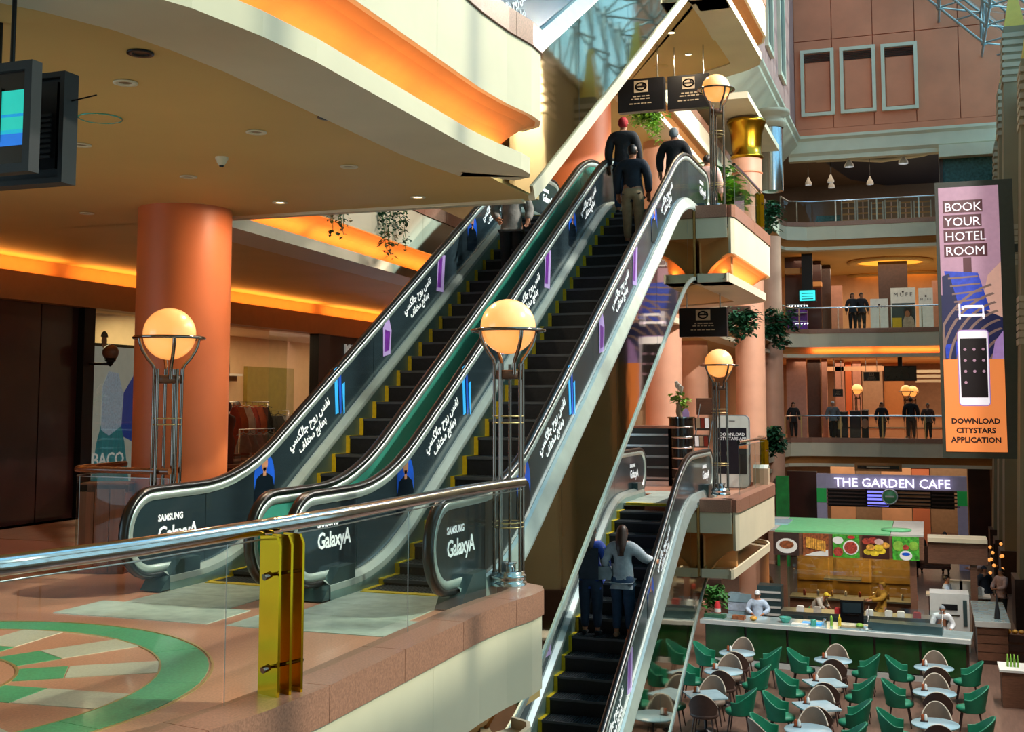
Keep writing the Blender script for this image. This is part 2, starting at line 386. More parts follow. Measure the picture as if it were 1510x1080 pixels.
def pilaster(y, ztop, hw=.55, x0=3.08, matn='olive_stone'):
    b = MB(); zb = LV[0]
    b.add([(x0 - .6, y - hw - .1, zb + 1.5), (3.95, y - hw - .1, zb + 1.5), (3.95, y + hw + .1, zb + 1.5), (x0 - .6, y + hw + .1, zb + 1.5),
           (x0, y - hw, ztop), (3.95, y - hw, ztop), (3.95, y + hw, ztop), (x0, y + hw, ztop)],
          [(0, 3, 2, 1), (4, 5, 6, 7), (0, 1, 5, 4), (1, 2, 6, 5), (2, 3, 7, 6), (3, 0, 4, 7)])
    p = b.build('pilaster', matn, wr)
    MB().box(x0 - .75, 3.95, y - hw - .2, y + hw + .2, zb, zb + 1.5).build('pilaster_base', 'wood_dark', wr)
    for i in range(7):                                            # reeded bands below the top and at mid height
        for zz in (ztop - .25 - i * .28, ztop - 7.4 - i * .22):
            xx = x0 - .6 * (ztop - zz) / (ztop - zb - 1.5)
            MB().box(xx - .05, 3.9, y - hw - .06, y + hw + .06, zz - .17, zz).build('reeded_band', 'beige_stone', wr)
    b = MB(); z0 = ztop                                           # open-topped gilt lantern
    b.add([(x0 + .02, y - .42, z0), (x0 + .75, y - .42, z0), (x0 + .75, y + .42, z0), (x0 + .02, y + .42, z0),
           (x0 + .3, y - .14, z0 + 1.6), (x0 + .46, y - .14, z0 + 1.6), (x0 + .46, y + .14, z0 + 1.6), (x0 + .3, y + .14, z0 + 1.6)],
          [(0, 3, 2, 1), (4, 5, 6, 7), (0, 1, 5, 4), (1, 2, 6, 5), (2, 3, 7, 6), (3, 0, 4, 7)])
    b.add([(x0 + .3, y - .14, z0 + 1.6), (x0 + .46, y - .14, z0 + 1.6), (x0 + .38, y - .05, z0 + 1.6), (x0 + .3, y - .1, z0 + 1.85), (x0 + .46, y - .1, z0 + 1.85)], [(0, 1, 2), (0, 1, 4, 3), (1, 2, 4), (0, 2, 3), (2, 3, 4)])
    b.add([(x0 + .3, y + .14, z0 + 1.6), (x0 + .46, y + .14, z0 + 1.6), (x0 + .38, y + .05, z0 + 1.6), (x0 + .3, y + .1, z0 + 1.85), (x0 + .46, y + .1, z0 + 1.85)], [(0, 1, 2), (0, 1, 4, 3), (1, 2, 4), (0, 2, 3), (2, 3, 4)])
    b.build('gilt_lantern', 'pylon_gold', wr)
mat('pylon_gold', 'd9b850', .5, noise_amt=.05)
for y, zt in ((26, 12.4), (33, 12.4), (39.5, 12.4), (46.6, 15.6), (50.2, 14.4), (54.0, 12.9)): pilaster(y, zt)

# pink back wall above the galleries, laid in panels, with three blind windows
YB = 56.6
wb = struct('wall_back_upper')
def bx(u, z0=None, y=YB): return at(u, 300, y=y).x
xs = [-5.55, bx(1232), bx(1293), bx(1356), bx(1421), 3.85, 5]; zs = [14.35, 19.0, 22, 27]
MB().box(-9, 6, YB + .12, YB + .5, 14.2, 27).build('backing', 'pink_wall', wb)
for i in range(len(xs) - 1):
    for j in range(len(zs) - 1):
        MB().box(xs[i] + .02, xs[i + 1] - .02, YB, YB + .12, zs[j] + (.02 if j else .35), zs[j + 1] - .02).build('wall_panel', 'pink_wall', wb)
MB().box(-5.55, 4, YB - .03, YB + .12, 14.35, 14.68).build('skirting_panel', 'pink_wall', wb)
band(MB(), [(-5.9, YB), (4, YB)], [(-.22, 14.35), (-.22, 14.22), (-.1, 14.1), (-.1, 13.55), (.02, 13.4), (.02, 13.2), (.5, 13.2), (.5, 14.35)]).build('cornice', 'cream', wb)
for n_, (u0, u1, v0, v1) in enumerate(((1182, 1229, 71, 173), (1240, 1290, 66, 168), (1301, 1352, 61, 164))):
    a = at(u0, v1, y=YB - .1); c = at(u1, v0, y=YB - .1); x0, x1, z0, z1 = a.x, c.x, a.z, c.z
    wdw = struct('window_%d' % (n_ + 1))
    for nm, bb in (('jamb', (x0, x0 + .16, z0, z1)), ('jamb', (x1 - .16, x1, z0, z1)), ('head', (x0 + .16, x1 - .16, z1 - .16, z1)), ('sill', (x0 + .16, x1 - .16, z0, z0 + .16))):
        MB().box(bb[0], bb[1], YB - .2, YB + .05, bb[2], bb[3]).build(nm, 'cream', wdw)
    MB().box(x0 + .22, x1 - .22, YB - .06, YB - .002, z0 + .22, z1 - .62).build('blind_panel', 'pink_wall', wdw)
    for i in range(5): MB().obox(((x0 + x1) / 2, YB - .06, z1 - .24 - i * .08), (x1 - x0 - .36, .05, .06), tilt=.5).build('louvre_slat', 'maroon', wdw)
# left facade above the galleries, running along the hall
wl = struct('wall_left_upper'); XL = -5.55
MB().box(XL - .5, XL - .1, 26, YB, 13.9, 27).build('backing', 'pink_wall_pale', wl)
ys = [26, 30, 34, 38, 41.5, 45, 48.5, 52, YB]
for i in range(len(ys) - 1):
    MB().box(XL - .12, XL, ys[i] + .02, ys[i + 1] - .02, 14.4, 27).build('wall_panel', 'pink_wall_pale', wl)
for i, yc in enumerate((33.5, 37.8, 42.1, 46.4, 50.7)):
    wdw = struct('window_%d' % (4 + i)); y0, y1, z0, z1 = yc - .95, yc + .95, 15.6, 20.6
    for nm, bb in (('jamb', (y0, y0 + .2, z0, z1)), ('jamb', (y1 - .2, y1, z0, z1)), ('head', (y0 + .2, y1 - .2, z1 - .2, z1)), ('sill', (y0 + .2, y1 - .2, z0, z0 + .2))):
        MB().box(XL - .02, XL + .14, bb[0], bb[1], bb[2], bb[3]).build(nm, 'cream', wdw)
    MB().box(XL - .01, XL + .03, y0 + .2, y1 - .2, z0 + .2, z1 - .2).build('dark_pane', 'panel_grey', wdw)
band(MB(), [(XL, 25), (XL, YB)], [(-.22, 14.35), (-.22, 14.22), (-.1, 14.1), (-.1, 13.95), (.9, 12.9), (.9, 14.35)]).build('sloped_beam', 'cream', wl)

# ------------------------------------------------------------------ glass roof on a steel space frame
rf = struct('roof'); EAVE, RIDGE = (4.6, 17.6), (-8.0, 30.2)
sx, sz = (RIDGE[0] - EAVE[0]) / 7, (RIDGE[1] - EAVE[1]) / 7
for j in range(13):
    y0 = -4 + j * 5.2
    for i in range(7):
        x0, z0 = EAVE[0] + i * sx, EAVE[1] + i * sz
        MB().add([(x0 - .03, y0 + .03, z0), (x0 - .03, y0 + 5.17, z0), (x0 + sx, y0 + 5.17, z0 + sz), (x0 + sx, y0 + .03, z0 + sz)], [(0, 1, 2, 3)]).build('roof_pane', 'roof_glass', rf)
MB().box(-13.3, -8, -4, 70, 30.1, 30.4).build('roof_deck', 'wall_paint', rf)
fr = MB(); dn = Vector((-.7, 0, -.72)) * 1.25; nn = 7
nodes = {}
for j in range(26):
    for i in range(8): nodes[i, j] = Vector((EAVE[0] + i * sx, -4 + j * 2.6, EAVE[1] + i * sz - .1))
low = {k: v + dn + Vector((sx / 2, 1.3, sz / 2)) for k, v in nodes.items() if k[0] < 7 and k[1] < 25}
for (i, j), p in low.items():
    for di, dj in ((0, 0), (1, 0), (0, 1), (1, 1)): fr.tube([p, nodes[i + di, j + dj]], .045, 4, cap=False)
    if (i + 1, j) in low: fr.tube([p, low[i + 1, j]], .06, 5, cap=False)
    if (i, j + 1) in low: fr.tube([p, low[i, j + 1]], .06, 5, cap=False)
    fr.sphere(p, .14, 6, 4)
for (i, j), p in nodes.items():
    if (i + 1, j) in nodes: fr.tube([p, nodes[i + 1, j]], .055, 5, cap=False)
    if (i, j + 1) in nodes: fr.tube([p, nodes[i, j + 1]], .055, 5, cap=False)
for j in range(22):                                              # glazed upstand between the wall head and the eave
    y0 = 19.4 + j * 2.1
    MB().add([(4.35, y0 + .03, 13.05), (4.35, y0 + 2.07, 13.05), (4.6, y0 + 2.07, 17.6), (4.6, y0 + .03, 17.6)], [(0, 1, 2, 3)]).build('upstand_pane', 'roof_glass', rf)
    hub = (3.95, y0 + 1.05, 15.3)
    for py_ in (y0, y0 + 1.05, y0 + 2.1):
        for pz_ in (13.05, 15.3, 17.6):
            if (py_, pz_) != (y0 + 1.05, 15.3): fr.tube([hub, (4.3, py_, pz_)], .045, 4, cap=False)
    fr.tube([(4.3, y0, 13.05), (4.3, y0, 17.6)], .07, 5, cap=False).tube([(4.3, y0, 15.3), (4.3, y0 + 2.1, 15.3)], .05, 5, cap=False).sphere(hub, .13, 6, 4)
mat('frame_grey', '8f9a98', .4, .3, noise_amt=.05)
fr.build('space_frame', 'frame_grey', rf, 'stuff')

# ------------------------------------------------------------------ columns
def column(x, y, r, z0, z1, matn, label, cap=None):
    t = thing('column', label, 'column', (x, y, z0)); h = z1 - z0
    MB().lathe([(r, 0), (r, h)], n=40).build('shaft', matn, t)
    MB().lathe([(r + .05, 0), (r + .05, .12), (r, .15)], n=40).build('plinth', matn, t)
    if cap:
        zc = cap - z0
        MB().lathe([(r + .02, 0), (r + .06, .03), (r + .06, .1), (r + .02, .13), (r + .02, .4), (r + .05, .8), (r + .13, 1.1), (r + .16, 1.14), (r + .16, 1.24), (r, 1.26)], (0, 0, zc), 32, cap=False).build('gilt_capital', 'gold_cap', t)
        MB().torus((0, 0, zc - .45), r + .01, .025).build('collar', 'pink_wall', t)
    return t
T0, T1 = LV[1], LV[2] - 1.2
pA = at(257, 303, z=3.83)
column(pA.x - .15, pA.y + .42, .5, 0, 3.86, 'terracotta_column', 'wide terracotta column behind the lamp at the escalator foot')
column(-7.75, 26, 1.0, 5.05, 9.0, 'terracotta_column', 'orange column beside the heads of the upper escalators')
column(-7.75, 26, 1.0, 0, 3.86, 'terracotta_column', 'column behind the left escalator, mostly hidden')
column(-6.75, 31.6, .5, -5.05, 14.3, 'pink_column', 'pale pink column behind the reception desk, rising past the upper signs')
column(-5.12, 36.8, .45, -5.05, 10.6, 'pink_column', 'pale pink column with a gilt capital beside the hanging plants', cap=9.35)
MB().box(-8.2, -4.7, 34.2, 42, 10.66, 10.85).build('soffit_plate', 'cream', wl)
column(-7.6, 40.5, .5, -5.05, 13.4, 'pink_column', 'slim pink column seen between two nearer columns')
column(-6.3, 51.5, .52, -5.05, 8.9, 'pink_column', 'farthest pink column next to the far balconies')
# ------------------------------------------------------------------ escalators
TAN = math.tan(radians(30))
def clampfn(c, lo, hi, k=.42):
    def f(y):
        a = TAN * y + c; h = max(k - abs(a - lo), 0) / k; v = max(a, lo) + h * h * k / 4
        h = max(k - abs(v - hi), 0) / k; return min(v, hi) - h * h * k / 4
    return f
def frange(a, b, st):
    n = max(1, int(round(abs(b - a) / st))); return [a + (b - a) * i / n for i in range(n + 1)]
def sweep_yz(mb, path, sec, x0, m=0, sm=True):
    rows = []
    for i, (y, z) in enumerate(path):
        a = path[max(0, i - 1)]; b = path[min(len(path) - 1, i + 1)]; dy, dz = b[0] - a[0], b[1] - a[1]; L = hypot(dy, dz) or 1
        ny, nz = -dz / L, dy / L
        rows.append([(x0 + dx, y + ny * dn_, z + nz * dn_) for dx, dn_ in sec])
    mb.grid(rows, m, sm, cu=True); mb.add(rows[0], [tuple(range(len(sec)))], m); mb.add(rows[-1], [tuple(range(len(sec)))[::-1]], m); return mb
RAIL_SEC = [(-.042, -.03), (-.046, 0), (-.034, .018), (0, .026), (.034, .018), (.046, 0), (.042, -.03), (.02, -.034), (-.02, -.034)]
BEAD_SEC = [(-.036, -.034), (.036, -.034), (.030, -.105), (-.030, -.105)]

_step = None
def step_mesh():
    b = MB(); W = 1.04; D = .3585
    b.box(-W / 2, W / 2, .012, D + .05, -.27, -.012, 0)
    for i in range(26):                                                 # ribbed tread
        x = -W / 2 + .05 + i * (W - .1) / 26
        b.box(x, x + .022, .02, D, -.012, 0, 1)
    b.box(-W / 2 + .04, W / 2 - .04, 0, .022, -.03, .001, 2)
    me = b.mesh('step', ['step_black', 'tread_groove', 'step_edge'])
    out = []
    for s in (-1, 1):
        a, b_ = s * (W / 2 - .022) - .026, s * (W / 2 - .022) + .026
        out.append(MB().prism([(0, -.205), (.018, -.205), (.018, -.004), (D, -.004), (D, .004), (0, .004)], a, b_, 'x').mesh('yellow_edge', 'safety_yellow'))
    return me, out
STEP, YEDGE = step_mesh()

def prints(par, xf, nose, kinds, side=1):
    """adhesive prints on the +x face of a balustrade panel"""
    up = Vector((0, -sin(radians(30)), cos(radians(30)))); al = Vector((0, cos(radians(30)), sin(radians(30))))
    for y, kind in kinds:
        z = nose(y) + .5; o = Vector((xf, y, z)); Mi = frame_on(o, al, (0, 0, 1)); Mi = frame_on(o, al, up)
        if kind == 'arabic':
            text('\uFEF2\uFEB4\uFEDC\uFEDF\uFE8E\uFE9F \uFEA1\uFEED\uFEAD \uFEB2\uFED4\uFEE7', .145, frame_on(o + up * .03, al, up), 'arabic_text', 'print_white', par, .001, bold=.004)
            text('\uFED2\uFEE0\uFE98\uFEA8\uFEE3 \uFECA\uFE91\uFE8E\uFEC4\uFE91', .135, frame_on(o - up * .12, al, up), 'arabic_text', 'print_white', par, .001, bold=.004)
        elif kind == 'person':
            g = frame_on(o + up * .03, (0, 1, 0), (0, 0, 1)); b = MB()
            b.add([g @ Vector((.21 * cos(a * pi / 12), .03 + .29 * sin(a * pi / 12), .0005)) for a in range(24)], [tuple(range(24))]); b.build('blue_glow_print', 'blue_print', par)
            b = MB(); b.add([g @ Vector(p) for p in ((-.2, -.3, .0015), (.2, -.3, .0015), (.21, -.08, .0015), (.16, .04, .0015), (.05, .09, .0015), (-.05, .09, .0015), (-.16, .04, .0015), (-.2, -.1, .0015))], [tuple(range(8))]); b.build('portrait_print', 'panel_navy', par)
            b = MB(); b.add([g @ Vector((.062 * cos(a * pi / 8), .2 + .092 * sin(a * pi / 8), .002)) for a in range(16)] + [g @ Vector(p) for p in ((-.03, .06, .002), (.03, .06, .002), (.03, .15, .002), (-.03, .15, .002))], [tuple(range(16)), (16, 17, 18, 19)]); b.build('portrait_face_print', 'skin', par)
            b = MB(); b.add([g @ Vector((.066 * cos(a * pi / 8), .225 + .085 * sin(a * pi / 8), .0024)) for a in range(1, 8)], [tuple(range(7))]); b.build('portrait_hair_print', 'hair_dark', par)
        elif kind == 'blue':
            g = frame_on(o, (0, 1, 0), (0, 0, 1))
            for i, (xa, xb, hh) in enumerate(((-.16, -.08, .3), (-.05, .0, .22), (.05, .08, .12))):
                b = MB(); b.add([g @ Vector(p) for p in ((xa, -.28, .001), (xb, -.26, .001), (xa + .02, hh, .001), (xa - .05, hh - .03, .001))], [(0, 1, 2, 3)]); b.build('blue_stripe_print', 'cyan_print' if i != 1 else 'blue_print', par)
        elif kind == 'phone':
            g = frame_on(o, (0, .94, -.1), (0, .12, 1)) if side == 1 else frame_on(o, (0, 1, 0), (0, 0, 1))
            b = MB(); b.add([g @ Vector(p) for p in ((-.13, -.3, .001), (.13, -.27, .001), (.13, .3, .001), (-.13, .27, .001))], [(0, 1, 2, 3)]); b.build('phone_print', 'lilac_print', par)
            b = MB(); b.add([g @ Vector(p) for p in ((-.10, -.24, .002), (.03, -.22, .002), (.03, .25, .002), (-.10, .22, .002))], [(0, 1, 2, 3)]); b.build('phone_screen_print', 'purple_print', par)
        elif kind == 'gems':
            g = frame_on(o, (0, 1, 0), (0, 0, 1))
            b = MB(); b.add([g @ Vector(p) for p in ((-.12, -.26, .001), (.10, -.22, .001), (.13, .1, .001), (.03, .3, .001), (-.13, .12, .001))], [(0, 1, 2, 3, 4)]); b.build('phone_print', 'lilac_print', par)
            b = MB(); b.add([g @ Vector(p) for p in ((-.08, -.2, .002), (.06, -.17, .002), (.09, .08, .002), (-.07, .1, .002))], [(0, 1, 2, 3)]); b.build('phone_screen_print', 'purple_print', par)

def newel_words(par, xf, y, z):
    text('SAMSUNG', .085, frame_on((xf, y, z + .15), (0, 1, 0), (0, 0, 1)), 'brand_lettering', 'print_white', par, .001, 'LEFT', 1.0, .003)
    text('GalaxyA', .2, frame_on((xf, y, z - .04), (0, 1, 0), (0, 0, 1)), 'brand_lettering', 'print_white', par, .001, 'LEFT', .92, .004)

KINDS = [(11.2, 'person'), (12.2, 'arabic'), (12.95, 'blue'), (14.22, 'gems'), (15.25, 'arabic'), (16.05, 'phone'), (17.35, 'person'), (18.3, 'arabic')]

def balustrade(root, x0, s, nc, hc, zl, zh, hl, hh, y0, y1, inner, outer, show=(), shift=0, words_at=(), outer_deck=True):
    """one side: panels, handrail, aluminium bead, decks and skirt. s = side on which the steps lie"""
    nose = clampfn(nc, zl, zh); hand = clampfn(hc, hl, hh); deck = clampfn(nc + .17, zl + .17, zh + .17)
    NR = .40
    arc0 = [(y0 + NR - NR * sin(t), hl - NR + NR * cos(t)) for t in frange(pi, 0, .22)]        # bottom newel, from below round to the top
    arc1 = [(y1 - NR + NR * sin(t), hh - NR + NR * cos(t)) for t in frange(0, pi, .22)]
    mid = [(y, hand(y)) for y in frange(y0 + NR, y1 - NR, .22)][1:-1]
    path = [(y0 + .75, hl - 2 * NR - .01)] + arc0 + mid + arc1 + [(y1 - .75, hh - 2 * NR - .01)]
    sweep_yz(MB(), path, RAIL_SEC, x0).build('handrail', 'rubber_black', root)
    sweep_yz(MB(), path, BEAD_SEC, x0).build('handrail_bead', 'deck_alu', root)
    # panels, with joints
    jy = [y0 + .08, y0 + 1.25] + [y0 + 1.25 + 1.86 * i for i in range(1, 40) if y0 + 1.25 + 1.86 * i < y1 - 1.9] + [y1 - 1.3, y1 - .08]
    for a, b in zip(jy, jy[1:]):
        ys_ = frange(a + .004, b - .004, .16); top = []; bot = []
        for y in ys_:
            t, d = hand(y) - .09, deck(y) - .02
            if y < y0 + NR: q = max(0, NR - .06) ** 2 - (y - y0 - NR) ** 2; q = sqrt(max(q, 0)); t, d = hl - NR + q, max(hl - NR - q, zl + .06)
            if y > y1 - NR: q = max(0, NR - .06) ** 2 - (y - y1 + NR) ** 2; q = sqrt(max(q, 0)); t, d = hh - NR + q, max(hh - NR - q, zh + .06)
            top.append((y, t)); bot.append((y, min(d, t - .01)))
        p = MB()
        for k in range(len(ys_) - 1):
            for xx, mm in ((x0 + .02 * s, 0), (x0 - .02 * s, 1)):
                p.add([(xx, *bot[k]), (xx, *bot[k + 1]), (xx, *top[k + 1]), (xx, *top[k])], [(0, 1, 2, 3)], mm)
        p.build('balustrade_panel', [inner, outer], root)
    ys_ = frange(y0 + .55, y1 - .55, .2)
    MB().grid([[(x0 + s * .022, y, deck(y)), (x0 + s * .05, y, deck(y) + .004), (x0 + s * .12, y, deck(y) - .035), (x0 + s * .125, y, deck(y) - .09)] for y in ys_], sm=False).build('inner_deck', 'deck_alu', root)
    MB().grid([[(x0 + s * .122, y, deck(y) - .09), (x0 + s * .122, y, nose(y) - .34)] for y in ys_]).build('skirt_panel', 'skirt_teal', root)
    if outer_deck:
        MB().grid([[(x0 - s * .022, y, deck(y) + .01), (x0 - s * .06, y, deck(y)), (x0 - s * .118, y, deck(y) - .17), (x0 - s * .118, y, deck(y) - .2)] for y in frange(y0 + .55, y1 - .2, .2)], sm=False).build('outer_deck', 'deck_alu', root)
    for yy, zz, d in ((y0, zl, 1), (y1, zh, -1)):                       # handrail inlets at the foot of each newel
        ya = yy + d * .42
        pts = [(ya, zz + .012), (ya + d * .08, zz + .10), (ya + d * .30, zz + .27), (ya + d * .62, zz + .27), (ya + d * .62, zz + .012)]
        MB().prism(pts, x0 - .115, x0 + .115, 'x').build('handrail_inlet', 'deck_dark', root)
    for y in words_at:
        zz = (hl if y < (y0 + y1) / 2 else hh) - .46; newel_words(root, x0 + .024, y, zz)
    if show: prints(root, x0 + .024, nose, [(y + shift, k) for y, k in show])

def escalator(label, xl, xr, nc, hc, zl, zh, hl, hh, y0, y1, steps=True, rim=None, outer=True, panL=('panel_navy', 'panel_teal'), panR=('panel_teal', 'panel_teal'),
              showL=(), showR=(), wordsL=(), wordsR=(), rimlo=None, plate=True, shift=0, rimk=.42, rimh=.03, rimm='deck_alu', tr0=0):
    t = thing('escalator', label, 'escalator', (0, 0, 0), 0, 'escalators')
    xc = (xl + xr) / 2; nose = clampfn(nc, zl, zh)
    if steps:
        y = (zl - nc) / TAN - .55
        while y < (zh - nc) / TAN + .35:
            z = nose(y)
            st = link('step', STEP, t, (xc, y, z)); [link('yellow_edge', ye, st) for ye in YEDGE]
            y += .3585
    balustrade(t, xl, 1, nc, hc, zl, zh, hl, hh, y0, y1, panL[0], panL[1], showL, shift, wordsL, outer)
    balustrade(t, xr, -1, nc, hc, zl, zh, hl, hh, y0, y1, panR[1], panR[0], showR, shift, wordsR, True)
    if plate:
        for yy, zz, d in ((y0, zl, 1), (y1, zh, -1)):
            e = (zl - nc) / TAN - .56 if d == 1 else (zh - nc) / TAN + .5
            ps = [yy - d * .75, yy - d * .1, yy + d * .45, e]
            for a, b in zip(ps, ps[1:]):
                MB().box(xl + .125 if a != ps[0] else xl - .1, xr - .125 if a != ps[0] else xr + .1, min(a, b) + .005, max(a, b) - .005, zz - .04, zz + .006).build('floor_plate', 'floor_plate', t)
            MB().box(xl + .16, xr - .16, min(e - d * .1, e), max(e - d * .1, e), zz - .03, zz + .012).build('comb', 'safety_yellow', t)
    if rim is not None:
        dk = clampfn(nc + .17 - .2, zl - .03, zh - .03); rm = clampfn(rim, rimlo, zh - 1.2, rimk)
        xs_ = xr + .115
        for a, b in zip(frange(y0 + .9, y1 - .3, 2.35), frange(y0 + .9, y1 - .3, 2.35)[1:]):
            ys_ = frange(a + .006, b - .006, .3)
            q = MB().grid([[(xs_, y, dk(y) + .02), (xs_, y, rm(y))] for y in ys_], sm=False)
            q.build('truss_cladding', 'mirror_bronze', t)
        sweep_yz(MB(), [(y, rm(y)) for y in frange(max(tr0, y0 + .9), y1 - .3, .25)], [(-.05, -rimh), (.02, -rimh), (.02, rimh), (-.05, rimh)], xs_, sm=False).build('truss_rim', rimm, t)
        MB().grid([[(xl - .1, y, rm(y)), (xs_ - .01, y, rm(y))] for y in frange(max(tr0, y0 + .9), y1 - .3, .3)]).build('truss_soffit', 'deck_dark', t)
        MB().grid([[(xl - .11, y, dk(y)), (xl - .11, y, rm(y))] for y in frange(y0 + .9, y1 - .3, .3)]).build('truss_cladding', 'mirror_bronze', t)
    return t
XAL, XAR, XBL, XBR = -6.80, -5.51, -5.13, -3.84
escalator('left up escalator whose far balustrade carries phone adverts', XAL, XAR, -6.1, -5.25, 0, 5.1, .95, 6.07, 8.85, 22.2, rim=-7.45, rimlo=-1.35,
          showL=KINDS, wordsL=(9.33, 21.0), panL=('panel_grey', 'panel_navy'), panR=('panel_teal', 'panel_teal'))
escalator('middle up escalator carrying three men near its head', XBL, XBR, -6.1, -5.25, 0, 5.1, .95, 6.07, 8.85, 22.2, rim=-7.45, rimlo=-1.35,
          showL=KINDS, showR=KINDS, wordsL=(9.33,), wordsR=(9.2, 21.2), panL=('panel_grey', 'panel_teal'), panR=('panel_grey', 'panel_grey'))
escalator('lower escalator carrying two women up from the cafe floor', XBL, XBR, -11.28, -10.42, -5.05, 0, -4.1, .87, 3.6 + .1, 22.2, rim=-13.3, rimlo=-7,
          showL=KINDS, showR=[(y - .5, k) for y, k in KINDS], wordsL=(20.95,), wordsR=(21.1,), panL=('panel_grey', 'panel_teal'), panR=('panel_grey', 'panel_teal'))
escalator('upper flight of escalator crossing the top of the view', XBL, XBR, -1.2, -.35, 5.05, 10.15, 6.0, 11.12, 9.6, 23, steps=False, rim=-2.6, rimlo=3.85, rimk=.05, rimh=.075, rimm='cream', tr0=11.2,
          showR=[(10.9, 'arabic'), (12.9, 'arabic'), (14.9, 'arabic')], panR=('panel_grey', 'panel_grey'))
escalator('upper flight of escalator hidden behind its neighbour', XAL, XAR, -1.2, -.35, 5.05, 10.15, 6.0, 11.12, 9.6, 23, steps=False, rim=-2.6, rimlo=3.88, tr0=11.4)
cv = struct('floor_cover')
for nc_, zl_, zh_, ya, yb in ((-6.1, 0, 5.1, 9.6, 21.6), (-1.2, 5.05, 10.15, 10.4, 22.4)):
    dkf = clampfn(nc_ + .2, zl_ + .2, zh_ + .2)
    MB().grid([[(XAR + .1, y, dkf(y) - .03), (XBL - .1, y, dkf(y) - .03)] for y in frange(ya, yb, .2)]).build('cover_strip', 'panel_teal', cv)

# ------------------------------------------------------------------ globe lamps
def make_lamp(name, label, K=.943, group='globe lamps on the kerbs'):
    t = thing(name, label, 'lamp', (0, 0, 0), 0, group)
    b = MB(); b.lathe([(.17, 0), (.17, .03), (.155, .035), (.155, .06), (.165, .065), (.165, .09), (.15, .095), (.15, .12), (.13, .13), (.0, .13)], n=28, cap=False); b.lathe([(.07, .13), (.07, .19), (.085, .19), (.085, .2), (0, .2)], n=20, cap=False)
    b.build('base', 'steel', t)
    for k in range(6):
        a = pi / 6 + k * pi / 3 + (.22 if k % 2 else -.22); c_, s_ = cos(a), sin(a)
        MB().tube([(.135 * c_, .135 * s_, .12), (.135 * c_, .135 * s_, 2.0)], .016, 8).build('pole', 'chrome_warm', t)
    for k in range(4):
        a = pi / 4 + k * pi / 2; c_, s_ = cos(a), sin(a)
        MB().tube([(r * c_, r * s_, z) for r, z in ((.135, 1.9), (.135, 2.0), (.15, 2.04), (.2, 2.1), (.25, 2.18), (.275, 2.25), (.283, 2.30))], .018, 8).build('arm', 'chrome_warm', t)
    for z in (.52, .56, 1.46, 1.52): MB().torus((0, 0, z), .14, .006, 28, 6).build('spacer_ring', 'brass_inlay', t)
    MB().lathe([(.0, 1.86), (.11, 1.86), (.13, 1.87), (.13, 1.93), (.11, 1.94), (0, 1.94)], n=20, cap=False).build('collar', 'wood_brown', t)
    MB().lathe([(.262, 2.305), (.34, 2.295), (.345, 2.305), (.34, 2.315), (.262, 2.325)], n=40, cap=False).torus((0, 0, 2.305), .335, .017, 40, 6).build('ring', 'chrome_warm', t)
    MB().sphere((0, 0, 2.345), .255, 36, 22).build('globe', 'globe_glass', t)
    return t
lamp0 = make_lamp('globe_lamp', 'large globe lamp in front of the middle escalator')
lamp0.location = (-3.63, 10.20, .1)
dup(lamp0, 'globe lamp in front of the terracotta column at the left', at(250, 495, y=9.75) + Vector((0, 0, -2.33)))
pl0 = at(1063, 730, z=.1)
dup(lamp0, 'globe lamp on the lower platform before the phone-shaped sign', (pl0.x, pl0.y, .1))
dup(lamp0, 'globe lamp on the upper platform beside the no smoking signs', (pl0.x + .02, pl0.y, 5.15))

mat('wood_rail', '7a4428', .25, noise_amt=.2, noise_scale=8, coat=.6)
# ------------------------------------------------------------------ railings
def railing(label, path, z, posts, panes, post_rz=0, hr='steel', r=.035):
    t = thing('railing', label, 'railing'); P = resample(path, .25)
    MB().tube([(x, y, z + .93) for x, y in P], r, 12).build('handrail', hr, t)
    for pc in chop(path, panes, .012):
        pc = resample(pc, .3)
        b = MB(); b.grid([[(x, y, z + .0), (x, y, z + .86)] for x, y in pc]); gp_ = b.build('glass_pane', 'rail_glass', t)
        MB().tube([(x, y, z + .862) for x, y in pc], .005, 6).tube([(pc[0][0], pc[0][1], z), (pc[0][0], pc[0][1], z + .86)], .003, 4).build('glass_edge', 'steel_brushed', gp_)
    for (x, y, rz) in posts:
        p = thing('tmp', '', ''); bpy.data.objects.remove(p)
        po = bpy.data.objects.new('gold_post', None); COL.objects.link(po); po.parent = t; po.location = (x, y, z); po.rotation_euler = (0, 0, rz)
        for k in range(3):
            MB().prism([(-.085, .0), (.085, .0), (.085, .84), (.055, .89), (-.085, .89)], -.092 + k * .085, -.076 + k * .085, 'y').build('fin', 'gold_fin', po)
        for zz in (.17, .68): MB().tube([(.05, .12, zz), (.05, -.12, zz), (.05, -.125, zz), (.05, -.17, zz - .01)], [.011, .011, .02, .02], 8).build('clamp', 'chrome_warm', po)
    return t
railing('curved steel and glass railing round the near platform with an amber post',
        [(-4.45, 3.72), (-3.87, 4.2), (-3.72, 4.95), (-3.63, 5.97), (-3.58, 6.7), (-3.57, 8.9), (-3.5, 9.7), (-3.46, 10.1)], .1, [(-3.52, 6.02, -.35)], 2.35, r=.048)
pr = [(-3.2, 21.3), (-3.16, 22.4), (-3.12, 24.3), (-3.3, 24.8)]
for z, lb in ((.1, 'glass railing with an amber end post on the lower platform'), (5.15, 'glass railing with an amber end post on the upper platform'), (10.2, 'glass railing on the topmost platform')):
    railing(lb, pr, z, [(-3.14, 24.35, .1)], 1.6, r=.03)
railing('brown wooden handrail and glass pane round the left globe lamp', [(-6.9, 9.66), (-7.9, 9.70), (-8.05, 9.74), (-8.14, 9.86), (-8.25, 10.75)], .15, [], 1.25, hr='wood_rail', r=.032)
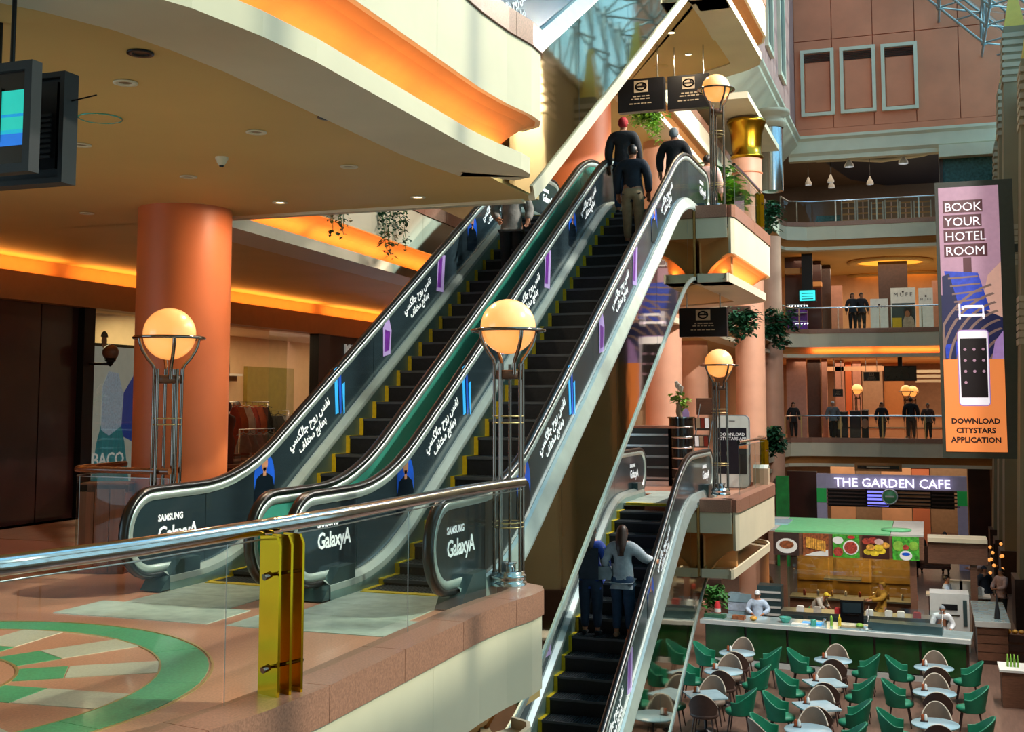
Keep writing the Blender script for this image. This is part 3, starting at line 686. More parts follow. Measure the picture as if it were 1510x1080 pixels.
# ------------------------------------------------------------------ left shops under the gallery
XS = -12.3
mat('shop_cream', 'e8c9a2', .7, noise_amt=.04); mat('shop_olive', '9a8c3e', .6, noise_amt=.1)
mat('bulkhead', 'a9713c', .6, noise_amt=.05); mat('light_parquet', 'b98e74', .35, noise_amt=.12, noise_scale=6, stretch=(8, .6, 1))
mat('lightbox_grey', 'b4b8b0', .5, noise_amt=.1, emit=.2, emit_col='b4b8b0'); mat('print_teal', '2d6f78', .5, noise_amt=.5, noise_scale=14, stretch=(1, 1, .15), emit=.25, emit_col='2d6f78')
mat('print_plaid', '8fa0b4', .5, noise_amt=.5, noise_scale=30, emit=.25, emit_col='8fa0b4'); mat('print_blue', '22357e', .5, noise_amt=.2, emit=.3, emit_col='22357e')
ws = struct('wall_left_shops')
MB().box(XS - .1, XS + .2, 6, 30, 3.2, 3.56).build('bulkhead', 'bulkhead', ws)
MB().box(XS - .4, XS - .1, 6, 30, 3.2, 4.9).build('cove_back', 'cove_glow_tint', ws)
MB().box(XS + .16, XS + .2, 6, 30, 3.56, 3.60).build('cove_lip', 'bulkhead', ws)
for yc in (8.5, 12.5, 16.5, 20.5, 24.5, 28): area('cove_lamp', (XS + .08, yc, 3.6), 3.6, 12, (1, .42, .08), (pi, 0, pi / 2), sy=.05)
MB().box(-16.5, XS, 15.0, 30, 3.3, 3.4).build('shop_ceiling', 'shop_cream', ws)
MB().box(-16.5, -16.3, 4, 30, -.1, 4.9).build('shop_rear', 'shop_cream', ws)
MB().box(-16.5, -7.7, -4, 30, -5.2, -5.05).box(-16.5, XS + .3, 3, 30, -.2, 0).build('shop_floor', 'wood_brown', ws)
MB().box(-16.5, -16.3, -4, 30, 4.8, 31).build('upper_face', 'wall_paint', ws)
MB().box(-16.5, -12.9, -4, 30, 4.8, 5.0).build('upper_floor', 'wall_paint', ws)
for i in range(9):                                                    # maroon timber wall with recessed joints
    y0 = 6 + i; MB().box(XS - .12, XS, y0 + .012, y0 + .988, 0, 3.2).build('timber_panel', 'maroon', ws)
MB().box(XS - .2, XS - .1, 6, 15, 0, 3.2).build('panel_backing', 'dark_bronze', ws)
MB().box(XS - .1, XS + .12, 14.8, 15.05, 0, 3.2).build('dark_jamb', 'black_metal', ws)
MB().box(XS - .1, XS + .12, 22.2, 22.7, 0, 3.2).build('dark_jamb', 'black_metal', ws)
MB().box(XS - .1, XS + .05, 22.7, 30, 2.45, 3.2).build('sign_fascia', 'black_plastic', ws)
text('MO', .36, frame_on((XS + .07, 23.75, 2.78), (0, 1, 0), (0, 0, 1)), 'sign_lettering', 'lightbox_grey', ws, .02, 'CENTER', .85, .012)
for y in (22.7, 24.6, 26.5): MB().box(XS - .06, XS + .04, y, y + .09, 0, 2.45).build('mullion', 'black_metal', ws)
MB().box(-16.3, XS, 16.9, 17.0, 0, 3.3).build('party_wall', 'shop_cream', ws)
MB().box(-15.5, -15.4, 17, 29, 0, 3.3).build('display_wall', 'shop_cream', ws)
MB().box(-15.4, -15.3, 24.4, 26.6, .6, 2.6).build('olive_panel', 'shop_olive', ws)
for a, b in ((15.05, 16.85), (17.05, 19.2), (19.2, 20.7), (20.7, 22.2)):
    MB().add([(XS, a, .12), (XS, b, .12), (XS, b, 3.2), (XS, a, 3.2)], [(0, 1, 2, 3)]).build('shop_glass_pane', 'shop_glass', ws)
MB().box(XS - .04, XS + .04, 15.05, 22.2, 0, .12).build('sill_rail', 'black_metal', ws)
area('shop_light', (-14.3, 21.6, 3.25), 2.4, 70, (1, .72, .45), sy=3); area('shop_light', (-13.6, 26, 3.25), 2, 40, (1, .7, .42), sy=5); area('shop_light', (-13.2, 15.9, 3.25), 1, 22, (1, .85, .5), sy=1)
pq = struct('floor_parquet')
for i in range(9): MB().box(XS + .3 + i * .3, XS + .3 + i * .3 + .29, 12.2, 17.5, -.02, .006).build('parquet_strip', 'light_parquet', pq)

# lit poster of a woman in the window
def flat_yz(parent, name, m, x, pts): MB().add([(x, y + .42, z) for y, z in pts], [tuple(range(len(pts)))]).build(name, m, parent)
t = thing('fashion_poster', 'lit poster of a woman in a teal skirt, in the window left of the column', 'poster', (0, 0, 0))
X = XS - .3; DYP = .42; z0, z1 = .35, 2.65
MB().box(X - .08, X - .005, 15.05, 16.85, z0 - .05, z1 + .05).build('frame', 'black_metal', t)
flat_yz(t, 'sheet', 'lightbox_grey', X, [(14.68, z0), (16.4, z0), (16.4, z1), (14.68, z1)])
flat_yz(t, 'blue_coat_print', 'print_blue', X + .004, [(15.85, 1.2), (16.4, 1.0), (16.5, 2.0), (16.15, 2.2), (15.9, 1.9)])
flat_yz(t, 'skirt_print', 'print_teal', X + .006, [(15.12, z0 + .02), (16.1, z0 + .02), (15.95, 1.1), (15.75, 1.65), (15.45, 1.65), (15.25, 1.1)])
flat_yz(t, 'plaid_print', 'print_plaid', X + .008, [(15.35, 1.3), (15.55, 1.2), (15.85, 1.35), (15.88, 1.9), (15.75, 2.22), (15.5, 2.25), (15.36, 2.0)])
fc = at(153, 503, x=X); flat_yz(t, 'face_print', 'skin', X + .010, [(fc.y - .42 + .07 * cos(a * pi / 8), fc.z + .12 * sin(a * pi / 8)) for a in range(16)])
flat_yz(t, 'hair_print', 'hair_dark', X + .012, [(fc.y - .42 + .09 * cos(a * pi / 8), fc.z + .06 + .1 * sin(a * pi / 8)) for a in range(9)])
text('BACO', .30, frame_on((X + .015, 15.56, .72), (0, 1, 0), (0, 0, 1)), 'poster_lettering', 'print_white', t, .002, 'LEFT', .95, .004)

# clothes shop: rails, hangers, folded stacks, mannequin
cloth_cols = {'garment_red': '8e2f22', 'garment_black': '17161a', 'garment_grey': '6d7478', 'garment_teal': '4b6b6e', 'garment_orange': '9a4a22', 'garment_white': 'b8b0a4'}
for k_, v_ in cloth_cols.items(): mat(k_, v_, .85, noise_amt=.2, noise_scale=9)
def garment(m_, L, parent=None):
    b = MB(); rows = []
    for i in range(8):
        f = i / 7; hw = .10 + .13 * min(1, f * 3) - .02 * f; rows.append([(hw * cos(a * pi / 6), (.035 + .02 * f) * sin(a * pi / 6) + .012 * sin(a * 2 + i), -.06 - f * L) for a in range(12)])
    b.grid(rows, cu=True); b.add(rows[-1], [tuple(range(12))]); b.add(rows[0], [tuple(range(12))])
    b.tube([(-.18, 0, -.07), (0, 0, -.01), (.18, 0, -.07)], .008, 5).tube([(0, 0, -.01), (0, 0, .05)], .006, 5)
    return b.build('garment', m_)
def rack(y, x, z, L, items, label, group):
    r = thing('clothes_rack', label, 'clothes rack', (x, y, 0))
    MB().tube([(0, -L / 2, 0), (0, -L / 2, z), (0, L / 2, z), (0, L / 2, 0)], .018, 8).build('frame', 'steel', r)
    for s in (-1, 1): MB().box(-.22, .22, s * L / 2 - .02, s * L / 2 + .02, 0, .03).build('foot', 'steel', r)
    for i, (m_, Lg) in enumerate(items):
        g = garment(m_, Lg); g.location = (x, y - L / 2 + .15 + i * (L - .3) / max(1, len(items) - 1), z - .05); g.rotation_euler = (0, 0, .2 * R.uniform(-1, 1))
        tag(g, '%s garment, %s from the near end, %s' % (m_.split('_')[1], ('first', 'second', 'third', 'fourth', 'fifth', 'sixth')[i], group), 'garment', group)
rack(21.3, -13.3, 1.75, 1.5, [('garment_red', 1.0), ('garment_orange', .95), ('garment_white', .8), ('garment_red', 1.0), ('garment_orange', .9), ('garment_black', 1.0)], 'tall clothes rack of red and orange coats right of the column', 'coats on the tall rack')
rack(20.9, -12.85, 1.2, 1.3, [('garment_grey', .8), ('garment_teal', .85), ('garment_grey', .85), ('garment_teal', .8), ('garment_grey', .8)], 'low clothes rack of grey skirts near the escalator', 'skirts on the low rack')
rack(23.0, -13.7, 1.55, 1.2, [('garment_black', .8), ('garment_black', .9), ('garment_black', .75), ('garment_grey', .8)], 'clothes rack of black jackets by the olive panel', 'jackets on the far rack')
def mannequin(x, y, label, m_='garment_black'):
    t = thing('mannequin', label, 'mannequin', (x, y, 0))
    MB().lathe([(.02, .8), (.16, .86), (.17, 1.0), (.13, 1.15), (.18, 1.38), (.17, 1.46), (.06, 1.52)], n=16).build('torso', m_, t)
    MB().sphere((0, 0, 1.66), .1, 14, 9, sz=1.15).lathe([(.045, 1.5), (.045, 1.6)], n=10).build('head', 'black_plastic', t)
    MB().lathe([(.17, .05), (.14, .5), (.16, .86)], n=16).build('skirt', 'garment_black', t)
    MB().lathe([(.18, 0), (.18, .02), (.02, .03), (.02, .1)], n=16).build('stand', 'steel', t)
mannequin(-12.8, 19.7, 'dark mannequin in a jacket just right of the terracotta column')
mannequin(-14.3, 22.4, 'small mannequin before the pale display wall')
tb = thing('display_table', 'low wooden display table with folded clothes in the shop window', 'table', (-12.8, 19.9, 0))
MB().box(-.35, .35, -.75, .75, .5, .56).build('table_top', 'wood_brown', tb)
for sx_ in (-.3, .3):
    for sy_ in (-.7, .7): MB().box(sx_ - .025, sx_ + .025, sy_ - .025, sy_ + .025, 0, .5).build('leg', 'wood_brown', tb)
for j in range(3):
    for i in range(4):
        f = MB().box(-.14, .14, -.11, .11, 0, .045).build('folded_shirt', ['garment_grey', 'garment_white', 'garment_teal', 'garment_black'][i]); f.location = (-12.8, 19.4 + j * .5, .56 + i * .047)
        tag(f, '%s folded shirt in the %s pile on the display table' % (('grey', 'white', 'teal', 'topmost black')[i], ('nearest', 'middle', 'farthest')[j]), 'shirt', 'folded shirts on the display table')
sh = thing('wall_shelf', 'lit white wall shelf at the back of the clothes shop', 'shelf', (-15.4, 23.0, 2.35))
MB().box(-.05, .35, -.8, .8, 0, .05).build('board', 'white_paint', sh); MB().box(-.05, 0, -.8, .8, .05, .3).build('back', 'white_paint', sh)
for s_ in (-.7, .7): MB().box(-.03, .25, s_, s_ + .03, -.12, 0).build('bracket', 'steel', sh)

# things on the near landing at the left
p = at(195, 800, z=0)
mat('cabinet_wood', '8f5238', .4, noise_amt=.2, noise_scale=5, stretch=(6, 6, .6))
cb = thing('wooden_cabinet', 'brown wooden cabinet with rounded corner behind the left railing', 'cabinet', (-8.05, 10.22, 0), .3)
MB().prism([(-.24, -.14), (.24, -.14), (.24, .14), (-.24, .14)], 0, .82).prism([(-.22, .0), (.22, .0), (.22, .14), (-.22, .14)], .82, .9).build('body', 'cabinet_wood', cb)
for i in range(3): MB().box(-.235 + i * .16, -.085 + i * .16, -.155, -.14, .02, .86 - .03 * (i == 0)).build('panel', 'cabinet_wood', cb)
MB().box(-.23, .25, -.15, .15, .9, .92).build('top', 'cabinet_wood', cb)
gp = at(163, 520, x=-11.9)
wlp = thing('bracket_lamp', 'unlit brown globe lamp on a black bracket in front of the fashion poster', 'lamp', tuple(gp))
MB().sphere((0, 0, 0), .125, 20, 12).build('globe', 'wood_brown', wlp)
MB().lathe([(.08, -.14), (.09, -.09), (.03, -.2), (.0, -.22)], n=14, cap=False).tube([(0, 0, -.18), (-.15, -.3, -.18), (-.3, 15.0 - gp.y, -.18)], .022, 8).build('bracket', 'black_metal', wlp)

# ------------------------------------------------------------------ near ceiling: downlights, vents, detector, televisions
CZ = LV[2] + .1 - 1.30
mat('lamp_on', 'ffe9c8', .4, emit=6, emit_col='ffe0b0', noise_amt=0); mat('dim_bulb', '8a6a48', .3, noise_amt=.3, noise_scale=30); mat('dark_lens', '2a2420', .3, noise_amt=.2)
def downlight(u, v, lit, label, z=CZ, r=.055):
    q = at(u, v, z=z); t = thing('downlight', label, 'downlight', (q.x, q.y, z), 0, 'downlights in the ceilings')
    MB().lathe([(r, 0), (r + .025, -.004), (r + .025, -.012), (r - .005, -.012), (r - .01, -.002)], n=24, cap=False).build('trim_ring', 'cream' if lit != 'dark' else 'black_metal', t)
    MB().lathe([(.001, -.003), (r, -.003)], n=24, cap=False).build('lens', {'on': 'lamp_on', 'dim': 'dim_bulb', 'dark': 'dark_lens'}[lit], t)
    if lit == 'on': area('downlight_glow', (q.x, q.y, z - .02), .12, 22, (1, .8, .55))
for u, v, l, lb in ((413, 298, 'on', 'lit downlight left of the hanging plants'), (616, 290, 'on', 'lit downlight above the left escalator'), (185, 121, 'dim', 'unlit round downlight with bare bulb near the televisions'),
                    (207, 77, 'dark', 'dark round ceiling speaker topmost in the near ceiling'), (378, 194, 'dim', 'unlit downlight in the middle of the near ceiling'), (484, 172, 'dark', 'dark ceiling speaker near the curved edge'),
                    (515, 245, 'dim', 'unlit downlight midway to the escalators'), (643, 240, 'dim', 'unlit downlight near the curved ceiling edge'), (278, 260, 'dim', 'small downlight just above the terracotta column'),
                    (128, 314, 'dim', 'small downlight left of the terracotta column'), (120, 213, 'dim', 'small downlight beside the second television')):
    downlight(u, v, l, lb)
q = at(148, 174, z=CZ); t = thing('access_hatch', 'round access hatch with thin dark rim in the near ceiling', 'hatch', (q.x, q.y, CZ))
MB().lathe([(.0, -.004), (.15, -.004)], n=32, cap=False).build('lid', 'cream_soffit', t); MB().torus((0, 0, -.004), .155, .006, 36, 6).build('rim', 'panel_teal', t)
q = at(327, 232, z=CZ); t = thing('smoke_detector', 'small white smoke detector hanging from the near ceiling', 'detector', (q.x, q.y, CZ))
MB().lathe([(.055, 0), (.055, -.02), (.045, -.022), (.04, -.05), (.03, -.055), (.028, -.07), (0, -.072)], n=20, cap=False).build('housing', 'cream', t); MB().lathe([(.02, -.07), (.018, -.085), (0, -.087)], n=12, cap=False).build('sensor', 'black_plastic', t)
mat('screen_teal', '1fa89a', .2, noise_amt=.3, noise_scale=3, emit=.7, emit_col='1fa89a'); mat('screen_blue', '1d62b8', .2, noise_amt=.3, noise_scale=5, emit=.7, emit_col='1d62b8'); mat('screen_dark', '241b18', .2, noise_amt=.2)
def tv_shell(t, w, h, d, bz=.045, back=False):
    b = MB()
    for x0, x1, z0, z1 in ((-w / 2, -w / 2 + bz, 0, h), (w / 2 - bz, w / 2, 0, h), (-w / 2 + bz, w / 2 - bz, 0, bz), (-w / 2 + bz, w / 2 - bz, h - bz, h)): b.box(x0, x1, 0, d, z0, z1)
    b.build('casing', 'black_plastic', t)
    MB().box(-w / 2 + bz, w / 2 - bz, d * .35, d * .5, bz, h - bz).build('back_plate', 'black_plastic', t)
tr_ = at(50, 88, y=4.6); br_ = at(50, 252, y=4.6); hT = tr_.z - br_.z
t1 = thing('ceiling_television', 'bulky television with teal picture hanging at the upper left', 'television', (tr_.x - .52, 4.6, br_.z), -.02)
tv_shell(t1, 1.04, hT, .07); 
MB().box(-.475, .475, .022, .03, .045, hT - .045).build('screen', 'screen_dark', t1)
for nm, m_, x0, x1, z0, z1 in (('picture', 'screen_teal', -.475, .46, .2, .42), ('picture_band', 'screen_blue', -.475, .46, .14, .22), ('picture_band', 'screen_blue', -.475, .46, .285, .30)): MB().box(x0, x1, .016, .021, z0, z1).build(nm, m_, t1)
for x in (.22, .30): MB().box(x, x + .02, .010, .015, .16, .44).build('picture_figure', 'screen_dark', t1)
MB().tube([(.36, .035, hT), (.36, .035, CZ - br_.z)], .012, 8).build('hanger', 'black_metal', t1)
tr_ = at(96, 104, y=5.0); br_ = at(96, 268, y=5.0); hT = tr_.z - br_.z
t2 = thing('ceiling_television', 'second television turned away, its louvred back showing', 'television', (tr_.x - .5, 5.0, br_.z), .0)
tv_shell(t2, 1.0, hT, .11, .03)
MB().box(.16, .44, .015, .04, .08, hT - .05).build('rear_cover', 'panel_grey' if False else 'black_metal', t2)
for i in range(9): MB().box(.19, .41, .005, .016, .14 + i * .028, .155 + i * .028).build('louvre', 'black_plastic', t2)
MB().tube([(0, .06, hT), (0, .06, CZ - br_.z)], .012, 8).build('hanger', 'black_metal', t2)
MB().tube([(.5, .06, hT * .75), (.66, .06, hT * .78)], .004, 6).build('cable', 'black_metal', t2)

# ------------------------------------------------------------------ hanging plants
def leaf_mass(name, m_, pts, parent, n, size, droop=.5, spread=.09, seed=1):
    rr = random.Random(seed); b = MB()
    for _ in range(n):
        p = Vector(rr.choice(pts)) + Vector((rr.gauss(0, spread), rr.gauss(0, spread), rr.gauss(0, spread)))
        s = size * rr.uniform(.6, 1.3); a = rr.uniform(0, 2 * pi); d = Vector((cos(a), sin(a), -droop * rr.uniform(.2, 1.6))).normalized()
        side = d.cross(Vector((0, 0, 1))).normalized() * s * .36; up = side.cross(d).normalized() * s * .12
        b.add([p, p + d * s * .45 + side + up, p + d * s, p + d * s * .45 - side + up], [(0, 1, 2), (0, 2, 3)])
    return b.build(name, m_, parent, 'stuff')
def trailing(label, x, y, z, w_, drop, n, m_='plant_dark', size=.09, seed=1, cat='plant', along=(1, 0), name='trailing_plant'):
    t = thing(name, label, cat, (x, y, z)); rr = random.Random(seed); pts = []; st = MB()
    for i in range(max(4, int(w_ * 14))):
        s = rr.uniform(-w_ / 2, w_ / 2); L = drop * rr.uniform(.35, 1.0); path = [Vector((s * along[0], s * along[1], .08))]
        for k in range(7): path.append(path[-1] + Vector((rr.gauss(0, .02), rr.gauss(-.004, .02), -L / 7)))
        st.tube(path, .005, 4, cap=False); pts += path
    st.build('stems', 'plant_green', t, 'stuff'); leaf_mass('foliage', m_, pts, t, n, size, seed=seed, spread=.035)
    hw = (w_ / 2 * abs(along[0]) + .1, w_ / 2 * abs(along[1]) + .1)
    MB().box(-hw[0], hw[0], -hw[1], hw[1], -.02, .14).build('trough', 'wood_dark', t)
    return t
trailing('small trailing plant hanging left over the orange cove', -7.72, 14.6, 5.17, .5, 1.15, 300, 'plant_dark', .085, seed=5, along=(0, 1))
trailing('large trailing plant hanging over the orange cove beside the escalator', -7.82, 16.6, 5.17, .8, 1.25, 560, 'plant_dark', .085, seed=8, along=(0, 1))
def bushy(label, u0, v0, u1, v1, d_y, n, m_='plant_dark', seed=3, size=.16, low=0):
    a = at(u0, v0, y=d_y); c = at(u1, v1, y=d_y); w_ = c.x - a.x; h = a.z - c.z
    t = thing('trailing_plant', label, 'plant', ((a.x + c.x) / 2, d_y, a.z)); rr = random.Random(seed)
    pts = [(rr.gauss(0, w_ * .24) , rr.gauss(0, .2), -abs(rr.triangular(0, h * .92, h * .25))) for _ in range(60)]
    leaf_mass('foliage', m_, pts, t, n, size, seed=seed, spread=.07)
    b = MB()
    for q in pts[:24]: b.tube([(q[0] * .6, .02, .0), (q[0] * .8, q[1] * .5, q[2] * .4), q], .008, 4, cap=False)
    b.build('stems', 'plant_green', t, 'stuff'); MB().box(-w_ * .42, w_ * .42, -.14, .14, -.1 - low, .1 - low).build('trough', 'wood_dark', t)
bushy('dark green trailing plant between two pink columns beside the lower no smoking sign', 1070, 458, 1110, 505, 35.3, 900, seed=4, size=.18)
bushy('dark green trailing plant on the column side nearest the far balconies', 1118, 456, 1165, 522, 48, 900, seed=5, size=.24, low=.5)
bushy('green trailing plant below the two others, beside the amber post', 1124, 628, 1157, 676, 48, 700, seed=6, size=.24, low=.5)
bushy('trailing plant behind the amber post of the upper platform', 1125, 296, 1149, 348, 48, 500, seed=7, size=.24, low=.3)
bushy('light green vine hanging beneath the upper no smoking sign', 934, 164, 952, 184, 28, 220, 'plant_light', seed=8, size=.12)
bushy('light green vine hanging right beneath the upper no smoking sign', 954, 162, 972, 205, 28, 380, 'plant_light', seed=9, size=.12)
def upright(label, x, y, z, h, n, m_, seed, r=.28, size=.2):
    t = thing('potted_plant', label, 'plant', (x, y, z)); rr = random.Random(seed)
    MB().lathe([(.14, 0), (.2, .32), (.2, .35), (.17, .35), (.16, .28), (0, .28)], n=18, cap=False).build('pot', 'wood_brown', t)
    b = MB(); pts = []
    for i in range(14):
        a = rr.uniform(0, 2 * pi); q = rr.uniform(.2, 1); path = [(0, 0, .3), (r * .4 * q * cos(a), r * .4 * q * sin(a), .3 + h * .5), (r * q * cos(a), r * q * sin(a), .3 + h * rr.uniform(.5, 1))]
        b.tube(path, .008, 4, cap=False); pts += path[1:] + [Vector(path[1]).lerp(Vector(path[2]), .5)]
    b.build('stems', 'plant_green', t, 'stuff'); leaf_mass('foliage', m_, pts, t, n, size, seed=seed, spread=.09, droop=.1)
upright('leafy green potted plant behind the newel of the middle escalator', -4.15, 24.6, 5.05, 1.35, 700, 'plant_green', 21, .42)
upright('yellow-green spiky plant beside the upper platform lamp', -3.62, 23.6, 5.05, .8, 350, 'plant_light', 22, .26, .24)
upright('yellow spiky plant farther back on the upper platform', -4.6, 27.5, 5.06, 1.9, 260, 'plant_light', 23, .5, .35)
# ------------------------------------------------------------------ signs, desk and stands on the right-hand platforms
mat('sign_black', '17171b', .35, noise_amt=.1); mat('sign_pale', 'b8a58c', .5, noise_amt=.05)
def sign(label, u0, v0, u1, v1, y, ztop, dpt=.18):
    a = at(u0, v0, y=y); c = at(u1, v1, y=y); w_, h = c.x - a.x, a.z - c.z
    t = thing('hanging_sign', label, 'sign', ((a.x + c.x) / 2, y, c.z), 0, 'no smoking signs')
    MB().box(-w_ / 2, w_ / 2, 0, dpt, 0, h).build('panel', 'sign_black', t)
    MB().box(-w_ * .14, w_ * .16, -.012, 0, h * .57, h * .93).build('pictogram_ground', 'sign_pale', t)
    b = MB().torus((0, 0, 0), h * .135, .014, 24, 6); b.v = [(x * 1.15 + w_ * .01, -.018, h * .75 + y_ * .85) for x, y_, z in b.v]; b.build('pictogram_ring', 'sign_black', t)
    MB().box(-h * .1, h * .12, -.022, -.012, h * .735, h * .77).box(h * .06, h * .10, -.022, -.012, h * .78, h * .83).build('pictogram_cigarette', 'sign_black', t)
    MB().obox((w_ * .01, -.02, h * .75), (h * .3, .01, .02)).build('pictogram_bar', 'sign_black', t)
    for zc_, ln in ((.44, .34), (.36, .42), (.22, .5)):                 # lines of print too small to read
        x_ = -w_ * ln / 2
        while x_ < w_ * ln / 2:
            wd = R.uniform(.03, .09); MB().box(x_, x_ + wd, -.004, 0, h * zc_, h * (zc_ + .035)).build('print_mark', 'sign_pale', t); x_ += wd + .025
    for s in (-.35, .35): MB().tube([(w_ * s, dpt / 2, h), (w_ * s, dpt / 2, ztop - c.z)], .014, 6).build('hanger', 'steel', t)
sign('black no smoking sign under the lower platform', 1001, 455, 1072, 496, 22.3, LV[2] - 1.2)
sign('left black no smoking sign under the topmost platform', 911, 119, 979, 161, 22.6, LV[3] - 1.2)
sign('right black no smoking sign behind the globe lamp', 984, 113, 1046, 157, 22.9, LV[3] - 1.2)
for u, v, l, lb in ((1046, 25, 'dark', 'dark speaker nearest the edge of the top right soffit'), (990, 48, 'on', 'lit downlight leftmost in the top right soffit'), (1073, 63, 'dark', 'dark speaker midway along the top right soffit edge'), (1015, 80, 'on', 'lit downlight above the right no smoking sign'), (1094, 97, 'dark', 'dark speaker beside the upper globe lamp')):
    downlight(u, v, l, lb, LV[3] - 1.2, .07)
q = at(974, 98, z=LV[3] - 1.2); MB().lathe([(0, -.01), (.16, -.01), (.17, 0)], n=24, cap=False).build('round_vent', 'cream_soffit').location = q
tag(bpy.data.objects['round_vent'], 'round pale vent above the left no smoking sign', 'vent')
for u, v, lb in ((1057, 425, 'nearest'), (1079, 434, 'middle'), (1101, 445, 'farthest')): downlight(u, v, 'dark', lb + ' of the three dark spots in the lower right soffit', CZ, .06)

mat('desk_black', '1b1412', .25, noise_amt=.2, coat=.4)
dk = thing('reception_desk', 'black reception desk with chrome bands at the lower landing', 'desk', (0, 0, 0))
DY = 24.4; a = at(925, 640, y=DY); b_ = at(986, 700, y=DY); z1 = at(985, 632, y=DY).z
MB().box(a.x - .9, b_.x, DY, DY + .6, .0, z1).build('body', 'desk_black', dk)
for i in range(5): MB().box(a.x - .9, b_.x, DY - .015, DY, z1 - .16 - i * .225, z1 - .115 - i * .225).build('chrome_band', 'steel', dk)
MB().box(a.x - .95, b_.x + .25, DY - .06, DY + .7, z1, z1 + .05).build('worktop', 'granite_brown', dk)
MB().box(a.x - .9, b_.x, DY - .02, DY, 0, .1).build('plinth', 'steel', dk)
cx = b_.x + .24; z2 = at(1000, 617, y=DY).z
MB().lathe([(.26, .0), (.26, z2)], (cx, DY + .2, 0), 32).build('drum', 'desk_black', dk)
for i in range(6): MB().lathe([(.265, z2 - .2 - i * .215), (.268, z2 - .2 - i * .215), (.268, z2 - .165 - i * .215), (.265, z2 - .165 - i * .215)], (cx, DY + .2, 0), 32, cap=False).build('chrome_band', 'steel', dk)
MB().lathe([(.29, 0), (.29, .03)], (cx, DY + .2, z2), 32).build('drum_top', 'steel', dk)
vz = z2 + .03
vs_ = thing('flower_vase', 'grey vase of white lilies and green leaves on the reception desk', 'vase', (cx - .03, DY + .15, vz))
MB().lathe([(.05, 0), (.075, .1), (.06, .22), (.07, .3), (.055, .3), (.0, .05)], n=18, cap=False).build('vase', 'beige_stone', vs_)
leaf_mass('foliage', 'plant_light', [(0, 0, .38), (.1, 0, .34), (-.1, .02, .42), (0, .05, .5), (.12, -.03, .28)], vs_, 90, .13, seed=31, spread=.05)
for i in range(3):
    MB().tube([(0, 0, .25), (-.03 + .03 * i, 0, .55), (-.05 + .05 * i, 0, .62)], .005, 5).build('stem', 'plant_green', vs_)
    MB().lathe([(.004, 0), (.03, .06), (.045, .14), (.02, .17), (.0, .12)], (-.05 + .05 * i, 0, .58 - .05 * i), 10, cap=False).build('lily', 'white_paint', vs_)
cd = MB().prism([(-.07, 0), (.07, 0), (.07, .1), (.03, .17), (-.03, .17), (-.07, .1)], 0, .015, 'y').build('desk_card', 'lilac_print'); cd.location = (cx + .13, DY + .03, vz); tag(cd, 'small pale blue card beside the flower vase', 'card')
st = thing('brochure_stand', 'tilted brochure stand between the desk and the globe lamp', 'brochure stand', (0, 0, 0))
p0 = at(1022, 664, y=23.9); 
fx, fz0, fz1 = p0.x, .02, at(1035, 596, y=23.9).z
for s in (-.0, .3): MB().tube([(fx - .12 + s, 23.9, 0), (fx + .12 + s, 24.1, fz1)], .014, 6).build('leg', 'steel', st)
for i, zz in enumerate((.55, .95, 1.3)): MB().obox((fx + .13 + .02 * i, 23.98 + .03 * i, zz), (.31, .05, .26), 0, 0, .2).build('pocket', 'wood_dark', st)
for i in range(3):
    for j in range(3): MB().obox((fx + .05 + .09 * j + .02 * i, 23.94 + .03 * i, .58 + i * .37), (.075, .012, .2), 0, 0, .2).build('brochure', ['garment_red', 'print_white', 'sign_pale'][(i + j) % 3], st)
MB().obox((fx + .22, 24.12, fz1 - .05), (.36, .04, .34), 0, 0, .1).build('header_panel', 'wood_brown', st)

ph = thing('phone_shaped_sign', 'grey smartphone-shaped sign board on the lower platform', 'sign', (0, 0, 0))
PY = 24.0; a = at(1054, 612, y=PY); c = at(1107, 740, y=PY); x0, x1, z1, z0 = a.x, c.x, a.z, .02
def rrect(x0, x1, z0, z1, r, n=5):
    o = []
    for cx_, cz_, a0 in ((x1 - r, z1 - r, 0), (x0 + r, z1 - r, 90), (x0 + r, z0 + r, 180), (x1 - r, z0 + r, 270)):
        for i in range(n + 1): t_ = radians(a0 + 90 * i / n); o.append((cx_ + r * cos(t_), cz_ + r * sin(t_)))
    return o
mat('phone_grey', '8d8f96', .35, .2, noise_amt=.05); mat('phone_face', '2b2a33', .15, noise_amt=.1, coat=.6)
MB().prism(rrect(x0, x1, z0, z1, .12), PY, PY + .09, 'y').build('body', 'phone_grey', ph); MB().prism(rrect(x0 + .02, x1 - .02, z0 + .02, z1 - .02, .1), PY - .012, PY, 'y').build('face', 'lightbox_grey', ph)
MB().prism(rrect(x0 + .06, x1 - .06, z0 + .28, z1 - .26, .01), PY - .02, PY - .012, 'y').build('screen', 'phone_face', ph)
MB().box((x0 + x1) / 2 - .06, (x0 + x1) / 2 + .06, PY - .018, PY - .01, z1 - .13, z1 - .115).build('earpiece', 'phone_face', ph)
text('DOWNLOAD\nCITYSTARS APP', .085, frame_on(((x0 + x1) / 2, PY - .021, z1 - .42), (1, 0, 0), (0, 0, 1)), 'lettering', 'print_white', ph, .001, 'CENTER', .95)
bxp = at(1122, 710, y=24.1)
bo = thing('cardboard_box', 'tall beige box standing by the amber post on the lower platform', 'box', (bxp.x, 24.2, .0))
MB().box(-.15, .15, -.12, .12, 0, .42).build('carton', 'sign_pale', bo)
for s, rx in ((-1, 0), (1, 0)): MB().add([(-.15, s * .12, .42), (.15, s * .12, .42), (.15, s * .02, .49), (-.15, s * .02, .49)], [(0, 1, 2, 3)]).build('flap', 'lightbox_grey', bo)

